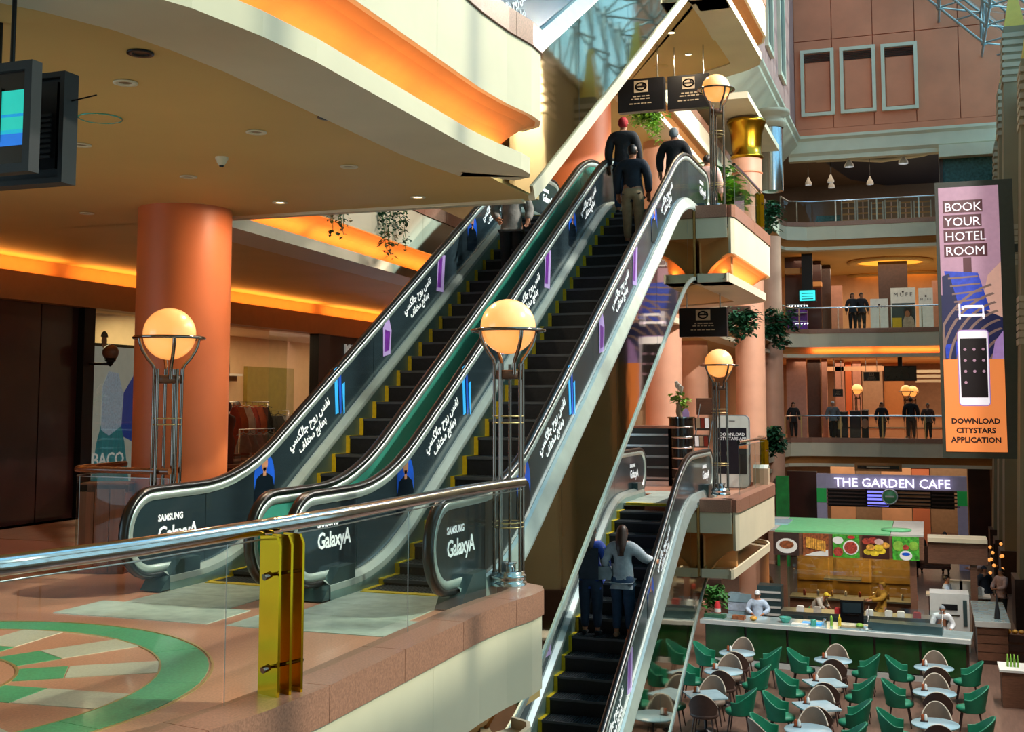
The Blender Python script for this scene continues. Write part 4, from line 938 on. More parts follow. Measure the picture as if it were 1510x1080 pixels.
# ------------------------------------------------------------------ tall advertising screen
mat('ad_pink', 'a88096', .4, noise_amt=.08, emit=0.30, emit_col='c79bb0'); mat('ad_orange', 'f08a4a', .4, noise_amt=0, emit=0.39, emit_col='f08a4a'); mat('ad_plum', '5c3038', .4, noise_amt=0, emit=0.22, emit_col='5c3038')
mat('ad_white', 'f3ecf4', .4, noise_amt=0, emit=0.44, emit_col='f3ecf4'); mat('ad_navy', '22264f', .4, noise_amt=.3, noise_scale=1.5, emit=0.28, emit_col='22264f'); mat('ad_blue', '2b45b8', .4, noise_amt=.3, emit=0.30, emit_col='2b45b8')
mat('ad_stripe', '8a6f68', .4, noise_amt=.1, emit=0.25, emit_col='8a6f68'); mat('ad_lilac', 'a884c0', .4, noise_amt=.1, emit=0.33, emit_col='a884c0'); mat('ad_skin', 'd8a898', .4, noise_amt=.05, emit=0.33, emit_col='d8a898'); mat('ad_dark', '221b20', .4, noise_amt=0, emit=0.14, emit_col='221b20')
mat('screen_case', '3c4138', .5, noise_amt=.1)
sc_ = thing('advertising_screen', 'tall lit advertising screen reading BOOK YOUR HOTEL ROOM', 'screen', (0, 0, 0)); SY = 40.0
a = at(1378, 270, y=SY); c = at(1500, 677, y=SY)
X0, X1, Z1, Z0 = a.x, 2.76, a.z, c.z
MB().box(X0, X1, SY, SY + .5, Z0, Z1).build('casing', 'screen_case', sc_)
dx0, dx1, dz0, dz1 = X0 + .1, X1 - .42, Z0 + .2, Z1 - .18; W_, H_ = dx1 - dx0, dz1 - dz0
def Q(fx, fz, d=0): return (dx0 + fx * W_, SY - .02 - d, dz1 - fz * H_)
def adp(m_, pts, d, name='picture'): return MB().add([Q(x, z, d) for x, z in pts], [tuple(range(len(pts)))]).build(name, m_, sc_)
adp('ad_pink', [(0, 0), (1, 0), (1, .56), (0, .56)], 0)
adp('ad_navy', [(0, .41), (.0, .66), (1, .66), (1, .5), (.6, .46)], .004); adp('ad_skin', [(.78, .34), (1, .29), (1, .5), (.6, .5)], .003)
adp('ad_plum', [(.38, .27), (.52, .27), (.52, .4), (.38, .4)], .003)
adp('ad_blue', [(.06, .32), (.62, .33), (.8, .47), (.2, .5)], .008); adp('ad_navy', [(.02, .34), (.14, .33), (.34, .5), (.02, .5)], .009)
for i in range(5): adp('ad_stripe', [(.12 + i * .03, .345 + i * .03), (.62 + i * .03, .34 + i * .028), (.62 + i * .03, .346 + i * .028), (.12 + i * .03, .352 + i * .03)], .012)
for i in range(9):                                                    # curved quilt stripes
    r0 = .25 + i * .13; pts = [(1.1 - r0 * cos(t_), .7 - r0 * .26 * sin(t_)) for t_ in frange(.05, 1.35, .13)]
    pts = [(min(1, max(0, x)), min(.657, z)) for x, z in pts]; pts2 = [(min(1, x + .035), min(.657, z + .006)) for x, z in pts[::-1]]
    adp('ad_stripe', pts + pts2, .006 + i * .0004)
for i in range(4): adp('ad_blue', [(.04 + i * .17, .6 - i * .012), (.15 + i * .17, .595 - i * .012), (.13 + i * .17, .65), (.05 + i * .17, .65)], .005)
adp('ad_lilac', [(1, .55), (.86, .59), (.8, .66), (1, .66)], .012)
adp('ad_orange', [(0, .655), (1, .655), (1, 1), (0, 1)], .014)
for i, wd in enumerate(('BOOK', 'YOUR', 'HOTEL', 'ROOM')):
    zc = .075 + i * .056; ww = (.66, .64, .68, .72)[i]
    adp('ad_plum', [(.07, zc - .024), (.07 + ww, zc - .024), (.07 + ww, zc + .024), (.07, zc + .024)], .016, 'caption_ground')
    o_ = Q(.09, zc + .018, .02); text(wd, .40, frame_on(o_, (1, 0, 0), (0, 0, 1)), 'caption', 'ad_white', sc_, .004, 'LEFT', .97, 0)
for x0_, x1_, z0_, z1_ in ((.28, .31, .445, .505), (.28, .7, .485, .495), (.67, .70, .455, .505), (.38, .68, .452, .462), (.33, .37, .455, .468)): adp('ad_white', [(x0_, z0_), (x1_, z0_), (x1_, z1_), (x0_, z1_)], .02, 'bed_symbol')
px0, px1, pz0, pz1 = dx0 + .24 * W_, dx0 + .76 * W_, dz1 - .83 * H_, dz1 - .545 * H_
MB().prism(rrect(px0, px1, pz0, pz1, .12), SY - .045, SY - .04, 'y').build('phone_picture', 'ad_lilac', sc_); MB().prism(rrect(px0 + .03, px1 - .03, pz0 + .03, pz1 - .03, .09), SY - .048, SY - .045, 'y').build('phone_picture', 'ad_white', sc_)
MB().box(px0 + .07, px1 - .07, SY - .052, SY - .048, pz0 + .27, pz1 - .27).build('phone_picture_screen', 'ad_dark', sc_)
for r in range(4):
    for c_ in range(3 if r < 3 else 1): xx = px0 + .22 + c_ * .27; zz = pz1 - .62 - r * .35; MB().prism([(xx + .05 * cos(k * pi / 3), zz + .05 * sin(k * pi / 3)) for k in range(6)], SY - .055, SY - .052, 'y').build('app_icon', 'ad_pink', sc_)
for i, wd in enumerate(('DOWNLOAD', 'CITYSTARS', 'APPLICATION')): text(wd, .235, frame_on(Q(.5, .895 + i * .035, .02), (1, 0, 0), (0, 0, 1)), 'caption', 'ad_dark', sc_, .004, 'CENTER', 1.0, .008)
for zz in (2, 6.5): MB().box(X1 - .3, 4.0, SY + .1, SY + .3, zz, zz + .25).build('wall_bracket', 'screen_case', sc_)
# ------------------------------------------------------------------ people
cols = {'navy_cloth': '1a2230', 'royal_blue_cloth': '1d3f9a', 'black_cloth': '16161b', 'charcoal_cloth': '26262c', 'denim': '26405f', 'denim_dark': '1b2c42', 'khaki_cloth': 'a48a68', 'grey_jacket': '9aa3ac', 'white_cloth': 'd8dce0',
        'pale_blue_cloth': 'b4c6dc', 'yellow_cloth': 'b98a2c', 'green_cloth': '2f8a5a', 'red_cap': 'b8262c', 'grey_cap': '7c868c', 'pink_cloth': 'c8a6a0', 'brown_cloth': '4a3630', 'tan_leather': 'b08a70', 'plaid_cloth': '7e7c78', 'hair_brown': '3a2218'}
for k_, v_ in cols.items(): mat(k_, v_, .8 if 'hair' not in k_ else .45, noise_amt=.18, noise_scale=12, bump=.25 if 'hair' not in k_ else .3, bump_scale=30)
def skin_mesh(name, vs, es, rs, level, root, mats, pick=None):
    me = bpy.data.meshes.new(name); me.from_pydata(vs, es, []); o = bpy.data.objects.new(name, me); COL.objects.link(o)
    o.modifiers.new('skin', 'SKIN').use_smooth_shade = True
    sv = me.skin_vertices[0].data
    for i, r in enumerate(rs): sv[i].radius = r if isinstance(r, tuple) else (r, r); sv[i].use_root = (i == root)
    if level: s = o.modifiers.new('sub', 'SUBSURF'); s.levels = level; s.render_levels = level
    dg = bpy.context.evaluated_depsgraph_get(); ev = o.evaluated_get(dg); out = bpy.data.meshes.new_from_object(ev)
    bpy.data.objects.remove(o); bpy.data.meshes.remove(me)
    out.materials.clear()
    for m_ in mats: out.materials.append(M(m_))
    for p in out.polygons: p.use_smooth = True; p.material_index = 0
    out.name = name; return out
def person(label, loc, rz=0, H=1.62, top='black_cloth', legs='denim_dark', hair='hair_dark', shoes='black_cloth', hair_kind='short', head_mat=None, el=None, wr=None, stance=((.0, 0), (.0, 0)), bend=0, level=1, fingers=False,
           turn=0, female=False, coat=0, group=None, apron=None, sit=False):
    """standing figure facing local -Y. el, wr: elbow and wrist of (left, right) arm; stance: knee and ankle forward offsets; bend: lean of trunk"""
    k = H / 1.75
    sw = .175 if female else .2; hw = .095
    def L(x, y, z):                                                  # lean the trunk about the hips
        if z > .95: dz = z - .95; return (x * k, (y - dz * sin(bend)) * k, (.95 + dz * cos(bend)) * k)
        return (x * k, y * k, z * k)
    el = el or ((-.27, .04, 1.13), (.27, .04, 1.13)); wr = wr or ((-.28, -.04, .88), (.28, -.04, .88))
    V, E_, Rr = [], [], []
    def add(p, r, par=None, lean=True):
        V.append(L(*p) if lean else tuple(c * k for c in p)); Rr.append(tuple(x * k for x in r) if isinstance(r, tuple) else r * k)
        if par is not None: E_.append((par, len(V) - 1))
        return len(V) - 1
    pel = add((0, .01, .95), (.155, .125)); sp = add((0, .0, 1.12), (.14 if not female else .125, .11), pel); ch = add((0, .01, 1.30), (.175 if not female else .15, .125), sp); up_ = add((0, .01, 1.41), (.145 if not female else .12, .10), ch)
    nk = add((0, .0, 1.50), .06, up_); jw = add((sin(turn) * .015, -.012 * cos(turn), 1.575), (.070, .08), nk); cr = add((0, .008, 1.635), (.088, .104), jw); tp = add((0, .012, 1.70), (.07, .085), cr)
    nose = add((sin(turn) * .09, -.088 * cos(turn), 1.61), .012, cr)
    A = []
    for i, s in enumerate((-1, 1)):
        sh_ = add((s * sw, .01, 1.40), .072, up_); e = add(el[i], .054, sh_); w_ = add(wr[i], .036, e); d = Vector(wr[i]) - Vector(el[i]); d.normalize()
        pm = add(tuple(Vector(wr[i]) + d * .07), (.036, .018), w_)
        A.append((sh_, e, w_, pm))
        if fingers:
            side = d.cross(Vector((0, 1, .2))).normalized()
            for q, ln in ((-.028, .065), (-.010, .078), (.009, .074), (.027, .058)):
                b_ = Vector(wr[i]) + d * .085 + side * q; f1 = add(tuple(b_ + d * ln * .55), .0095, pm); add(tuple(b_ + d * ln + Vector((0, -.018, 0))), .008, f1)
            t_ = add(tuple(Vector(wr[i]) + d * .05 + side * .045 + Vector((0, -.01, 0))), .011, w_); add(tuple(Vector(wr[i]) + d * .09 + side * .058 + Vector((0, -.02, 0))), .009, t_)
        else: add(tuple(Vector(wr[i]) + d * .15 + Vector((0, -.015, 0))), (.03, .012), pm)
    Lg = []
    for i, s in enumerate((-1, 1)):
        ky, ay = stance[i]
        h_ = add((s * hw, .01, .86), .118, pel, False); kn = add((s * (hw + .005), -ky, .50), .072, h_, False); an = add((s * (hw + .01), -ay, .10), .044, kn, False)
        he = add((s * (hw + .01), -ay + .01, .045), .036, an, False); to = add((s * (hw + .025), -ay - .14, .03), (.036, .024), he, False); Lg.append((h_, kn, an, he, to))
    body = link('person', skin_mesh('person', V, E_, Rr, level, 0, ['skin']), None, loc, rz); tag(body, label, 'person', group)
    def sub(name, idx_edges, grow, m_, rad=None, extra=None, lv=level):
        used = sorted({i for e in idx_edges for i in e}); mp = {i: n for n, i in enumerate(used)}
        vs = [V[i] for i in used]; rs = []
        for i in used:
            r = Rr[i]; g = (rad or {}).get(i, grow) * k; rs.append((r[0] + g, r[1] + g) if isinstance(r, tuple) else r + g)
        es = [(mp[a], mp[b]) for a, b in idx_edges]
        if extra:
            for par, p, r in extra: vs.append(p); rs.append(tuple(x * k for x in r) if isinstance(r, tuple) else r * k); es.append((mp[par], len(vs) - 1))
        return link(name, skin_mesh(name, vs, es, rs, lv, mp[used[0]], [m_]), body)
    arms = [(A[i][0], A[i][1]) for i in (0, 1)] + [(A[i][1], A[i][2]) for i in (0, 1)]
    hem = [(pel, L(0, .0, .925 - coat), ((.168 + min(coat, .1) * .5, .138 + min(coat, .1) * .5))), (up_, L(0, .0, 1.485), .078)]
    sub('jacket', [(pel, sp), (sp, ch), (ch, up_), (up_, A[0][0]), (up_, A[1][0])] + arms, .030, top, extra=hem)
    if legs: sub('trousers', [(pel, Lg[0][0]), (pel, Lg[1][0]), (Lg[0][0], Lg[0][1]), (Lg[0][1], Lg[0][2]), (Lg[1][0], Lg[1][1]), (Lg[1][1], Lg[1][2])], .020, legs, extra=[(pel, L(0, .0, 1.0), (.13, .105))])
    for i in (0, 1): sub('shoe', [(Lg[i][3], Lg[i][4])], .010, shoes, extra=[(Lg[i][3], (V[Lg[i][3]][0], V[Lg[i][3]][1] + .045 * k, .035 * k), (.035, .03))])
    c = Vector(V[cr]); up3 = (Vector(V[tp]) - Vector(V[jw])).normalized()
    hd = MB(); n, m__ = 20, 12; rows = []
    for i in range(m__ + 1):
        t_ = pi * i / m__; row = []
        for j in range(n):
            a = 2 * pi * j / n; x, y, z = sin(t_) * cos(a) * .090, sin(t_) * sin(a) * .108, cos(t_) * .112
            front = y < -.02
            if hair_kind == 'cap': z = max(z, -.005); 
            elif front: z = max(z, .035 if hair_kind == 'short' else .02)
            elif hair_kind == 'short': z = max(z, -.075)
            elif hair_kind == 'scarf' : z = max(z, -.09)
            elif hair_kind == 'long': z0_ = z; z = z if z > -.02 else -.02 + (z + .02) * 3.9; x = x * (1.0 + .15 * (z0_ < 0)) if z0_ > -.1 else x * 2.2; y = y if z0_ > -.02 else max(y, .03) + .09 * min(1, -z * 4)
            if hair_kind == 'scarf' and front: z = z if z > -.05 else -.05
            ca_, sa_ = cos(turn), sin(turn); row.append(tuple(c + Vector((x * ca_ - y * sa_ , x * sa_ + y * ca_ + .004, z + .008)) * k))
        rows.append(row)
    hd.grid(rows, cu=True)
    if hair_kind == 'cap': hd.prism([(c.x + k * .075 * cos(a), c.y - k * (.08 + .09 * sin(a))) for a in frange(0, pi, .4)], c.z + .012 * k, c.z + .022 * k)
    hd.build('hair' if hair_kind in ('short', 'long') else 'headwear', head_mat or hair, body)
    for s in (-1, 1):
        MB().sphere((c.x + s * .030 * k * cos(turn), c.y - .078 * k, c.z - .005 * k), .010 * k, 8, 6).build('eye', 'hair_dark', body)
        MB().sphere((c.x + s * .080 * k, c.y + .01 * k, c.z - .02 * k), .018 * k, 8, 6).build('ear', 'skin', body)
    if apron: MB().grid([[(x * k, (-.13 - .03 * cos(x * 8)) * k, z * k) for x in (-.14, -.07, 0, .07, .14)] for z in (1.25, 1.0, .8, .55)]).build('apron', apron, body)
    return body
def esc_z(y, c): return TAN * y + c
# feet stand on step treads
def tread(nc, zl, zh, yy):
    f = clampfn(nc, zl, zh); y = (zl - nc) / TAN - .55; last = None
    while y < yy: last = (y, f(y)); y += .3585
    return last
fy, fz = tread(-6.1, 0, 5.1, 18.05)
person('man in a dark blue sweater and khaki trousers standing on the middle escalator', (-4.33, fy + .2, fz + .003), pi, 1.62, 'navy_cloth', 'khaki_cloth', level=2, fingers=True, el=((-.28, .02, 1.14), (.28, .02, 1.14)), wr=((-.26, -.08, .9), (.27, -.08, .9)), stance=((.02, 0), (.0, .03)))
fy, fz = tread(-6.1, 0, 5.1, 19.5)
person('man in a black jacket and red cap near the head of the middle escalator', (-4.83, fy + .2, fz + .003), pi, 1.70, 'charcoal_cloth', 'denim', level=2, fingers=True, hair_kind='scarf', head_mat='red_cap', coat=.04)
person('man in a long black coat and grey cap at the head of the middle escalator', (-4.22, 20.9, 5.108), pi, 1.64, 'black_cloth', 'black_cloth', level=2, fingers=True, hair_kind='scarf', head_mat='grey_cap', coat=.3, el=((-.3, .02, 1.14), (.3, -.02, 1.14)))
person('person in a pale top just beyond the man in the grey cap', (-4.0, 23.1, 5.053), pi, 1.62, 'pink_cloth', 'black_cloth', level=1)
fy, fz = tread(-6.1, 0, 5.1, 17.15)
person('person in a checked grey jacket and black trousers on the left escalator', (-6.0, fy + .2, fz + .003), 0.25, 1.66, 'plaid_cloth', 'black_cloth', level=2, fingers=True, el=((-.3, .06, 1.15), (.3, .02, 1.15)), wr=((-.2, -.16, .98), (.27, -.12, .97)), coat=.12)
fy, fz = tread(-11.28, -5.05, 0, 16.72)
w1 = person('woman in a pale grey jacket and jeans with long brown hair on the lower escalator', (-4.24, fy + .2, fz + .003), pi, 1.60, 'grey_jacket', 'denim', 'hair_brown', 'tan_leather', 'long', female=True, coat=.05, level=2, fingers=True, el=((-.33, -.10, 1.22), (.30, .05, 1.17)), wr=((-.42, -.30, 1.17), (.24, -.10, .98)), stance=((.0, .0), (.05, -.02)))
fy, fz = tread(-11.28, -5.05, 0, 16.72)
w2 = person('woman in a blue top with a shoulder bag on the lower escalator', (-4.72, fy + .2, fz + .003), pi, 1.60, 'royal_blue_cloth', 'denim_dark', 'hair_dark', 'black_cloth', 'long', female=True, level=2, fingers=True, el=((-.27, .04, 1.15), (.27, .0, 1.15)), wr=((-.22, -.16, 1.02), (.24, -.14, .98)))
MB().grid([[(x, .125 + .02 * cos(x * 9), z) for x in (-.15, -.08, 0, .08, .15)] for z in (1.27, 1.1, .95, .82)]).build('waistcoat', 'navy_cloth', w2)
bg_ = thing('shoulder_bag', 'grey leather shoulder bag carried by the woman in blue', 'bag', (-4.53, fy + .14, fz + .82))
MB().prism([(-.13, 0), (.13, 0), (.15, .08), (.12, .18), (-.12, .18), (-.15, .08)], -.04, .04, 'y').build('pouch', 'grey_cap', bg_)
MB().tube([(-.12, 0, .17), (-.13, .02, .35), (-.10, .02, .47), (-.04, .0, .52), (.02, -.02, .45), (.08, -.03, .3), (.12, 0, .17)], .008, 6).build('strap', 'grey_cap', bg_)
# ------------------------------------------------------------------ back of the hall: galleries and what stands on them
mat('ceiling_dim', '8a6a50', .7, noise_amt=.06); mat('ceiling_dark', '6b5648', .7, noise_amt=.06); mat('navy_paint', '161c33', .5, noise_amt=.1); mat('warm_lamp', 'ffb648', .4, emit=3.0, emit_col='ffac3c', noise_amt=0)
mat('cool_lamp', 'f4f6ff', .4, emit=2.5, emit_col='f0f4ff', noise_amt=0); mat('teal_lit', '2fb8b8', .4, emit=1.1, emit_col='2fc8c8', noise_amt=0); mat('beige_wall', 'a08468', .6, noise_amt=.1); mat('rose_wall', 'c48f7c', .6, noise_amt=.08)
mat('green_wall', '1f8a3c', .6, noise_amt=.3, noise_scale=2); mat('shop_lit', 'e8b890', .6, noise_amt=.1, noise_scale=1.5); mat('aluminium_white', 'cfd0cc', .4, .2, noise_amt=.05); mat('teal_glass_wall', '2c5a5c', .25, noise_amt=.5, noise_scale=9)
MB().box(-9, 4, YB + .5, 70, 14.1, 14.3).build('ceiling_top', 'ceiling_dark')['kind'] = 'structure'
bw = struct('wall_back_galleries')
for z, m_ in ((-5.05, 'beige_wall'), (0, 'beige_wall'), (5.05, 'shop_lit'), (10.1, 'ceiling_dark')): MB().box(-9.2, 3.9, 68.6, 68.9, z, z + (4.0 if z > 9 else 4.9)).build('rear_wall', m_, bw)
def rect_at(u0, v0, u1, v1, y): a = at(u0, v0, y=y); c = at(u1, v1, y=y); return a.x, c.x, c.z, a.z
def panel(name, m_, u0, v0, u1, v1, y, d=.15, parent=None, ground=None):
    x0, x1, z0, z1 = rect_at(u0, v0, u1, v1, y)
    if ground is not None: z0 = ground
    return MB().box(x0, x1, y, y + d, z0, z1).build(name, m_, parent)
for z in (0.1, 5.15, 10.2):
    lb = {0.1: 'long glass balustrade of the far gallery level with the lower platform', 5.15: 'long glass balustrade of the far middle gallery', 10.2: 'long glass balustrade of the topmost far gallery'}[z]
    pth = [(-6.1, 54.6), (-5.9, 56.0), (-5.0, 56.6), (-2, 56.65), (1, 56.65), (3.6, 56.6)]; t = thing('balustrade', lb, 'railing')
    MB().tube([(x, y, z + 1.0) for x, y in pth], .035, 8).build('handrail', 'steel', t)
    for pc in chop(pth, 1.9, .02): MB().grid([[(x, y, z), (x, y, z + .92)] for x, y in resample(pc, 1)]).build('glass_pane', 'rail_glass', t); MB().box(pc[0][0] - .03, pc[0][0] + .03, pc[0][1] - .03, pc[0][1] + .03, z, z + 1.0).build('post', 'steel' if z > 1 else 'brass_inlay', t)
# partitions: level 0
lv0 = [('rose_wall', 1160, 1191, 58.5), ('wood_dark', 1191, 1212, 60), ('rose_wall', 1212, 1222, 59), ('rose_wall', 1232, 1247, 61), ('terracotta_column', 1247, 1258, 64), ('rose_wall', 1258, 1272, 62.5), ('beige_wall', 1272, 1304, 66), ('bulkhead', 1304, 1336, 66.2)]
for m_, u0, u1, y in lv0:
    x0, x1, _, _ = rect_at(u0, 600, u1, 640, y); MB().box(x0 + .02, x1 - .02, y, y + .25, 0, 3.84).build('partition', m_, bw)
for i in range(3): x0, x1, z0, z1 = rect_at(1350, 546 + i * 7, 1395, 550 + i * 7, 60); MB().box(x0, x1, 60, 60.4, z0, z1).build('ceiling_baffle', 'cream', bw)
x0, x1, z0, z1 = rect_at(1215, 541, 1305, 547, 61); MB().box(x0, x1, 61, 61.3, z0, z1).build('ceiling_baffle', 'shop_lit', bw)
for u0, u1, y, m_ in ((1158, 1186, 59, 'maroon'), (1186, 1212, 61, 'maroon'), (1212, 1226, 63, 'wood_dark'), (1296, 1340, 62, 'wood_dark')):
    x0, x1, _, _ = rect_at(u0, 450, u1, 480, y); MB().box(x0, x1, y, y + .4, 5.05, 8.87).build('partition', m_, bw)
for u0, u1, y in ((1226, 1243, 61), (1375, 1392, 60)): x0, x1, _, _ = rect_at(u0, 450, u1, 480, y); MB().box(x0, x1, y, y + .2, 5.05, 7.6).build('partition', 'rose_wall', bw)
for u0, v0, u1, v1, y in ((1157, 396, 1190, 403, 58), (1184, 416, 1211, 422, 60)): x0, x1, z0, z1 = rect_at(u0, v0, u1, v1, y); MB().box(x0, x1, y, y + .6, z0, z1).build('lit_recess', 'warm_lamp' if False else 'cove_glow_tint', bw)
# ring-shaped ceiling coffers with warm light
def coffer(u, v, r, z, label):
    q = at(u, v, z=z); t = thing('ceiling_ring_light', label, 'ceiling light', (q.x, q.y, z), 0, 'ring lights over the middle gallery')
    MB().lathe([(r, 0), (r, -.08), (r * .8, -.12), (r * .78, -.02)], n=40, cap=False).build('ring', 'cream_soffit', t); MB().lathe([(r * .78, -.02), (r * .3, -.015), (.01, -.01)], n=40, cap=False).build('dish', 'ring_glow', t)
    for a in (0, 1, 2): MB().lathe([(.0, -.25), (.07, -.2), (.06, -.06), (0, -.02)], (.18 * cos(a * 2.1), .18 * sin(a * 2.1), 0), 10, cap=False).build('bulb', 'warm_lamp', t)
mat('ring_glow', 'e8a23c', .5, emit=.7, emit_col='ffa834', noise_amt=.1, noise_scale=2)
coffer(1312, 386, 2.1, 8.86, 'largest ring light in the ceiling of the middle far gallery'); coffer(1287, 408, 1.6, 8.86, 'second ring light behind the largest one'); coffer(1352, 405, 1.6, 8.86, 'ring light right of the dark pillar'); coffer(1295, 425, 1.4, 8.86, 'smallest ring light deep in the middle far gallery')
# pendants of the topmost gallery
for i, (u, v, r) in enumerate(((1252, 241, .22), (1332, 236, .22), (1225, 264, .17), (1192, 268, .17), (1226, 272, .16), (1283, 267, .17))):
    y = 57.6 if r > .2 else 60.5; q = at(u, v, y=y)
    t = thing('pendant_lamp', ('white bell pendant, larger of the left pair', 'white bell pendant nearest the advertising screen', 'white bell pendant in the middle of the small cluster', 'leftmost small white bell pendant', 'lowest white bell pendant of the small cluster', 'small white bell pendant between the two large ones')[i], 'lamp', (q.x, q.y, q.z))
    MB().lathe([(r, -.18), (r * .95, -.05), (r * .5, .08), (r * .3, .2), (.02, .24)], n=18, cap=False).build('shade', 'aluminium_white', t); MB().tube([(0, 0, .2), (0, 0, 14.1 - q.z)], .012, 5).build('cord', 'black_metal', t); MB().sphere((0, 0, -.05), r * .4, 10, 6).build('bulb', 'cool_lamp', t)
b_ = [rect_at(u, v, u + 1, v + 1, 61)[0] for u, v in ((1200, 280), (1250, 288), (1290, 292), (1340, 280), (1338, 250), (1300, 262), (1250, 272))]
cl = thing('ceiling_feature', 'dark blue curved ceiling feature with a pale edge above the topmost gallery', 'ceiling panel', (0, 0, 0))
MB().prism([(-4.6, 60.5), (-3.6, 66), (-1.5, 69), (1.0, 69), (2.0, 60.0), (1.2, 59.2), (.2, 60.8), (-1.8, 61.5)], 13.9, 14.09).build('panel', 'navy_paint', cl); MB().tube([(-4.9, 60.2, 13.9), (-3.3, 60.3, 13.9), (-1.8, 61.2, 13.9), (.2, 60.4, 13.9), (1.3, 58.9, 13.9)], [.10, .12, .12, .12, .10], 8).build('pale_edge', 'cream', cl)
# silver column with moulded head
q = at(1140, 300, y=47)
sc2 = thing('silver_column', 'polished silver column with stepped head beside the gilt capital', 'column', (q.x, 47, 10.1))
MB().lathe([(.42, 0), (.42, 3.0)], n=32).build('shaft', 'steel', sc2); MB().lathe([(.46, 2.55), (.6, 2.7), (.6, 2.8), (.5, 2.85), (.5, 3.0), (.72, 3.1), (.72, 3.25), (.45, 3.3)], n=32, cap=False).build('head', 'beige_stone', sc2)
# topmost gallery furniture: wooden folding screens, teal sofa, corner niche
for i, (u0, u1, v0) in enumerate(((1240, 1262, 297), (1263, 1282, 295), (1284, 1303, 298), (1304, 1325, 295), (1326, 1345, 297), (1347, 1374, 296))):
    x0, x1, z0, z1 = rect_at(u0, v0, u1, 320, 58.2); t = thing('folding_screen', 'pale wooden folding screen on the topmost far gallery, %s from the left' % ('first', 'second', 'third', 'fourth', 'fifth', 'sixth')[i], 'screen', (x0, 58.2, 10.2 - .15), 0, 'folding screens on the top gallery'); w_ = x1 - x0; h = z1 - 10.05
    for xx in (0, w_ - .05): MB().box(xx, xx + .05, 0, .05, 0, h).build('stile', 'garment_white', t)
    for j in range(5): MB().box(.05, w_ - .05, .01, .04, .1 + j * (h - .2) / 4, .17 + j * (h - .2) / 4).build('slat', 'bulkhead', t)
    MB().obox((w_ / 2, .03, h / 2), (.05, .03, h * .95), 0).build('brace', 'rose_wall', t)
x0, x1, z0, z1 = rect_at(1202, 303, 1238, 320, 58.5); t = thing('sofa', 'teal sofa and table behind the glass of the topmost far gallery', 'sofa', (x0, 58.5, 10.05)); w_ = x1 - x0
MB().box(0, w_, 0, .7, .1, .42).build('seat', 'panel_teal', t); MB().box(0, w_, .6, .8, .3, .85).build('backrest', 'teal_glass_wall', t)
for xx in (0, w_ - .15): MB().box(xx, xx + .15, 0, .7, .1, .6).build('armrest', 'teal_glass_wall', t)
x0, x1, z0, z1 = rect_at(1390, 224, 1468, 272, 56.0)
nb = struct('window_12'); MB().box(x0, x1, 56.9, 57.0, 10.2, z1).build('pane', 'teal_glass_wall', nb); x2, x3, z2, z3 = rect_at(1384, 212, 1470, 224, 56.0); MB().box(x2, x3, 56.3, 57.2, z2, z3).build('cornice', 'cream', nb)
MB().box(x2, x0, 56.8, 57.2, 10.2, z2).build('dark_jamb', 'wood_dark', nb)
# middle gallery: poster boards, lit sign, display
def board(label, u0, u1, v0, y, portrait):
    x0, x1, z0, z1 = rect_at(u0, v0, u1, 480, y); t = thing('poster_board', label, 'board', (x0, y, 5.05)); w_ = x1 - x0; h = z1 - 5.05
    MB().box(0, w_, 0, .3, 0, h).build('cabinet', 'lightbox_grey', t)
    text('MUFE', w_ * .24, frame_on((w_ / 2, -.005, h - .42 if portrait else h * .72), (1, 0, 0), (0, 0, 1)), 'lettering', 'ad_dark', t, .003, 'CENTER', 1.5)
    MB().sphere((w_ / 2, -.01, h - .2 if portrait else h * .82), .05, 8, 6).build('emblem', 'ad_dark', t)
    if portrait:
        MB().box(.03, w_ - .03, -.012, 0, .1, h * .66).build('poster', 'panel_grey', t)
        MB().prism([(w_ * .45, .1), (w_ * .95, .1), (w_ * .92, h * .3), (w_ * .78, h * .4), (w_ * .55, h * .38), (w_ * .46, h * .25)], -.02, -.012, 'y').build('figure_print', 'garment_white', t); MB().prism([(w_ * .68 + .2 * cos(a * pi / 7), h * .46 + .24 * sin(a * pi / 7)) for a in range(14)], -.026, -.02, 'y').build('hair_print', 'hair_dark', t); MB().prism([(w_ * .66 + .12 * cos(a * pi / 7), h * .42 + .16 * sin(a * pi / 7)) for a in range(14)], -.03, -.026, 'y').build('face_print', 'skin', t)
        MB().box(.06, w_ * .42, -.02, -.012, h * .12, h * .34).build('yellow_print', 'safety_yellow', t)
board('shortest white poster board left of the portrait board', 1283, 1310, 441, 59, False); board('white poster board with a woman portrait and yellow square', 1313, 1351, 425, 59.4, True); board('narrow white poster board beside the advertising screen', 1354, 1377, 425, 59.2, False)
x0, x1, z0, z1 = rect_at(1179, 429, 1202, 443, 57.5); t = thing('lit_sign', 'bright teal lit sign over the left end of the middle gallery', 'sign', (0, 0, 0)); MB().box(x0, x1, 57.5, 57.6, z0, z1).build('face', 'teal_lit', t); MB().box(x0 - .06, x1 + .06, 57.6, 57.7, z0 - .06, z1 + .06).build('frame', 'black_metal', t); MB().box(x0 + .1, x1 - .1, 57.62, 57.7, z1, 8.87).build('drop_rod', 'black_metal', t)
for r in range(3): MB().box(x0 + .08, x1 - .08, 57.485, 57.5, z0 + .06 + r * .13, z0 + .1 + r * .13).build('text_line', 'navy_paint', t)
t = thing('display_case', 'glass display case with violet and white lights at the left of the middle gallery', 'display case', (0, 0, 0)); x0, x1, z0, z1 = rect_at(1161, 458, 1190, 480, 57.6)
MB().box(x0, x1, 57.8, 58.1, 5.05, z1).build('back', 'purple_print', t)
for i in range(4): MB().box(x0, x1, 57.6, 57.8, 5.2 + i * .4, 5.23 + i * .4).build('shelf', 'aluminium_white', t)
